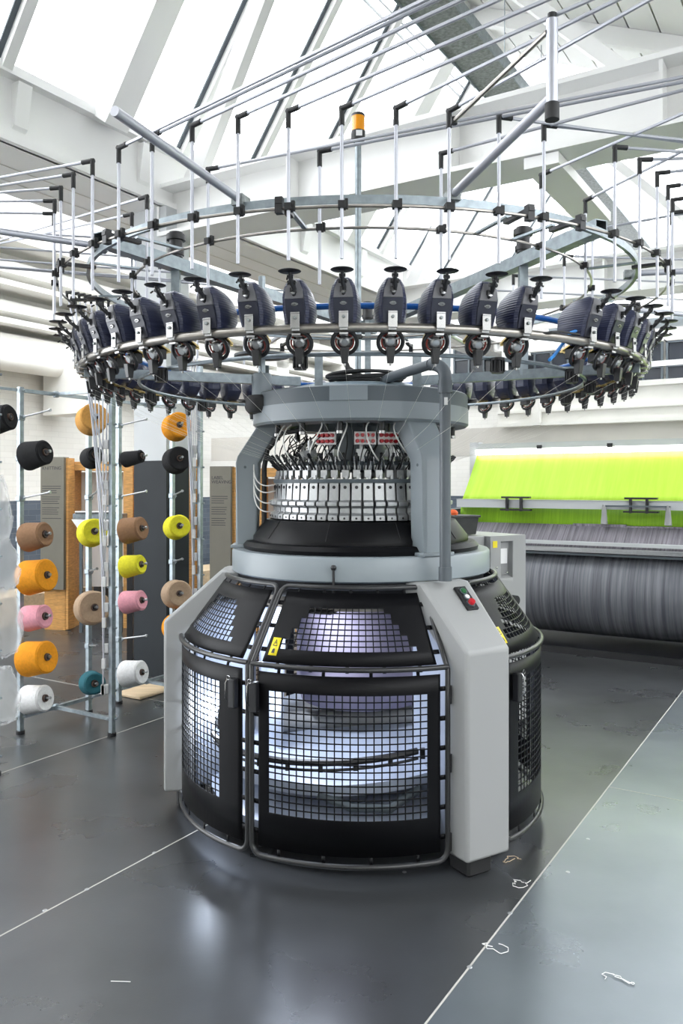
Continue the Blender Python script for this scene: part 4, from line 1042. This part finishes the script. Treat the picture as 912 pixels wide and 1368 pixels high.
while x > W1:
    L = rh.uniform(.12,.5); z = rh.choice((1.075,1.09,1.06,1.10)); h = rh.uniform(.03,.05)
    bbox(MB(), 7.60, 7.655, x-L, x, z, z+h).build('drop_wire_bank', 'warpthread' if rh.random() < .5 else 'black', lm); x -= L
LB('breast_beam', 'colpale', [(7.60,1.27),(7.70,1.27),(7.70,1.345),(7.60,1.345)])
LB('beam_edge', 'silver', [(7.595,1.345),(7.705,1.345),(7.705,1.352),(7.595,1.352)])
mb = MB(); n_ = 14
nw = 60
for j in range(9):
    t = j/8
    for i in range(nw+1):
        ww = W0+(W1-W0)*i/nw; mb.v.append(B(7.74+.40*t, ww, 1.34+.47*t-.012*sin(pi*t)))
for j in range(8):
    for i in range(nw): q0 = j*(nw+1)+i; mb.f.append((q0,q0+1,q0+nw+2,q0+nw+1))
rotobj(mb, 'lime_cloth', 'greencloth', solid=.004)
LB('light_strip', 'glow', [(8.10,1.815),(8.18,1.815),(8.18,1.865),(8.10,1.865)])
LB('top_beam', 'colpale', [(8.10,1.87),(8.25,1.87),(8.25,1.93),(8.10,1.93)])
for ww in (2.6,1.9,1.2,.5,-.2,-.9): b = MB(); bbox(b, 8.08, 8.12, ww, ww+.05, 1.86, 1.90); b.build('light_clip', 'black', lm)
for ww in (W0+.06, W1-.06): bbox(MB(), 7.2, 8.4, ww-.03, ww+.09, 0, 1.25).build('side_frame', 'greydark', lm)
bbox(MB(), 7.15, 8.2, W1, W0, 0, .06).build('base', 'black', lm)
bbox(MB(), 8.18, 8.3, W0, W0+.1, 1.2, 1.95).build('top_support', 'colpale', lm); bbox(MB(), 8.18, 8.3, W1-.1, W1, 0, 1.95).build('top_support', 'colpale', lm)
for ww in (2.78, 2.64, 1.62, 1.48):
    b = MB(); bbox(b, 7.56, 7.60, ww-.01, ww+.01, 1.24, 1.38); bbox(b, 7.55, 7.61, ww-.09, ww+.05, 1.365, 1.382); bbox(b, 7.55, 7.61, ww-.10, ww+.06, 1.245, 1.26); b.build('clamp_bracket', 'black', lm)
for k, ww in enumerate((1.85, 1.30)):
    mb = MB(); rg = random.Random(k)
    rings = []
    for j in range(7):
        t = j/6; rings.append([B(7.565+.02*sin(2*pi*i/10)+rg.uniform(-.006,.006), ww+(.018+.014*t)*cos(2*pi*i/10), 1.31-.17*t+rg.uniform(-.006,.006)) for i in range(10)])
    mb.loft(rings)
    tag(mb.build('hanging_rag', 'cover', loc=B(7.56,ww,1.14), sharp=60), ['left grey rag tied to the loom\'s white beam','right crumpled grey rag tied to the loom\'s white beam'][k], 'rag')
b = MB(); bbox(b, 7.55, 7.57, 1.28, 1.86, 1.295, 1.31); b.build('tie_bar', 'greydark', lm)

# ------------------------------------------------------------------ control cabinet behind the machine
cb = empty('control_cabinet', at(672,5.1), 'grey control cabinet with recessed screen behind the machine\'s right side', 'cabinet')
c0 = at(0,0)
def CQ(px, d, z): v = at(px, d); v.z = z; return v
A = CQ(702,5.0,0); Bv = CQ(655,4.84,0)   # front face right and left corners
ex = (A-Bv).normalized(); ey = Vector((-ex.y,ex.x,0)); rot = Matrix((ex,ey,Vector((0,0,1)))).transposed(); wd = (A-Bv).length
# the face turned to the viewer with a recess
def F(x, z, dp=0): return Bv+ex*x+ey*dp+Vector((0,0,z))
mb = MB(); x0,x1,z0,z1 = .085,.185,.93,1.155; H = 1.19
fr = [F(0,.05),F(wd,.05),F(wd,H),F(0,H)]; ho = [F(x0,z0),F(x1,z0),F(x1,z1),F(x0,z1)]; hi_ = [F(x0+.008,z0+.02,.05),F(x1-.004,z0+.02,.05),F(x1-.004,z1-.006,.03),F(x0+.008,z1-.006,.03)]; bk_ = [F(0,.05,.45),F(wd,.05,.45),F(wd,H,.45),F(0,H,.45)]
mb.add(fr+ho+hi_+bk_, [(0,1,5,4),(1,2,6,5),(2,3,7,6),(3,0,4,7),(4,5,9,8),(5,6,10,9),(6,7,11,10),(7,4,8,11),(8,9,10,11),(0,3,15,12),(1,13,14,2),(3,2,14,15),(12,13,14,15),(0,12,13,1)])
mb.build('case', 'cover', cb, bevel=.004)
MB().box(Bv-ex*.10+ey*.25+Vector((0,0,.62)), (.18,.42,1.14), rot).build('side_case', 'cover', cb, bevel=.006)
MB().box(F((x0+x1)/2,(z0+z1)/2+.03,.036), (.07,.004,.11), rot).build('screen', 'whitep', cb)
MB().box(F(.035,1.14,-.002), (.035,.003,.04), rot).build('yellow_label', 'yellow', cb)
b = MB(); b.cyl(F(.06,.80,-.0), F(.06,.80,-.03), .018, 14); b.cyl(F(.165,.80,0), F(.165,.80,-.05), .03, 16); b.build('rotary_switch', 'black', cb)
b = MB(); b.lathe([(0,.006),(.007,.004),(.009,0)], 12, F(.135,.965,0), axis=-ey); b.lathe([(0,.006),(.006,.004),(.007,0)], 12, F(.05,1.0,0), axis=-ey); b.build('lock', 'chrome', cb)
MB().box(F(wd/2-.05,.03,.25), (wd+.2,.40,.05), rot).build('plinth', 'black', cb)
tq = Bv-ex*.05+ey*.2
tx_ = empty('tool_case', tq+Vector((0,0,1.19)), 'black open plastic case standing on the control cabinet', 'case')
q = tq-ex*.03
MB().loft([[q+rot@Vector((x*.085,y*.07,1.195)) for x,y in ((-1,-1),(1,-1),(1,1),(-1,1))],[q+rot@Vector((x*.098,y*.08,1.30)) for x,y in ((-1,-1),(1,-1),(1,1),(-1,1))]]).build('body', 'toolbox', tx_, bevel=.004)
MB().box(q+Vector((0,0,1.305)), (.215,.175,.014), rot).build('rim', 'toolbox', tx_, bevel=.003)
og = MB(); og.loft([[q+Vector((-.03+.028*cos(t)*s_, .024*sin(t)*s_, 1.313+z_)) for t in [2*pi*i/9 for i in range(9)]] for s_, z_ in ((1,0),(1.1,.014),(.7,.028),(.3,.033))])
tag(og.build('folded_cloth', 'orangeobj', loc=q+Vector((-.03,0,1.313))), 'small bright orange cloth lying on the black case', 'cloth')
# lint wisps on the floor
for k, (px, py, n_) in enumerate(((682,1150,'tangled brown thread scrap on the floor beside the machine foot'),(697,1182,'curled white thread on the floor right of the machine'),(660,1268,'short pale thread scrap beside the floor seam'),(826,1310,'small crumpled white lint tuft on the floor at lower right'),(148,1312,'thin straight pale thread on the floor at lower left'))):
    x, y = fpt(px, py); rr_ = random.Random(k); pts = []
    for i in range(16):
        t = i/15
        if k == 4: pts.append(Vector((x+.06*t, y-.003*t, .003)))
        else: pts.append(Vector((x+.035*cos(5*t+k)+rr_.uniform(-.012,.012), y+.025*sin(7*t)+rr_.uniform(-.01,.01), .003+rr_.uniform(0,.003))))
    tag(MB().tube(pts, .0013, 5).build('thread_scrap', 'woodpale' if k == 0 else 'wire', loc=(x,y,0)), n_, 'thread')
# ceiling-level lamps of the hall: none lit; daylight only
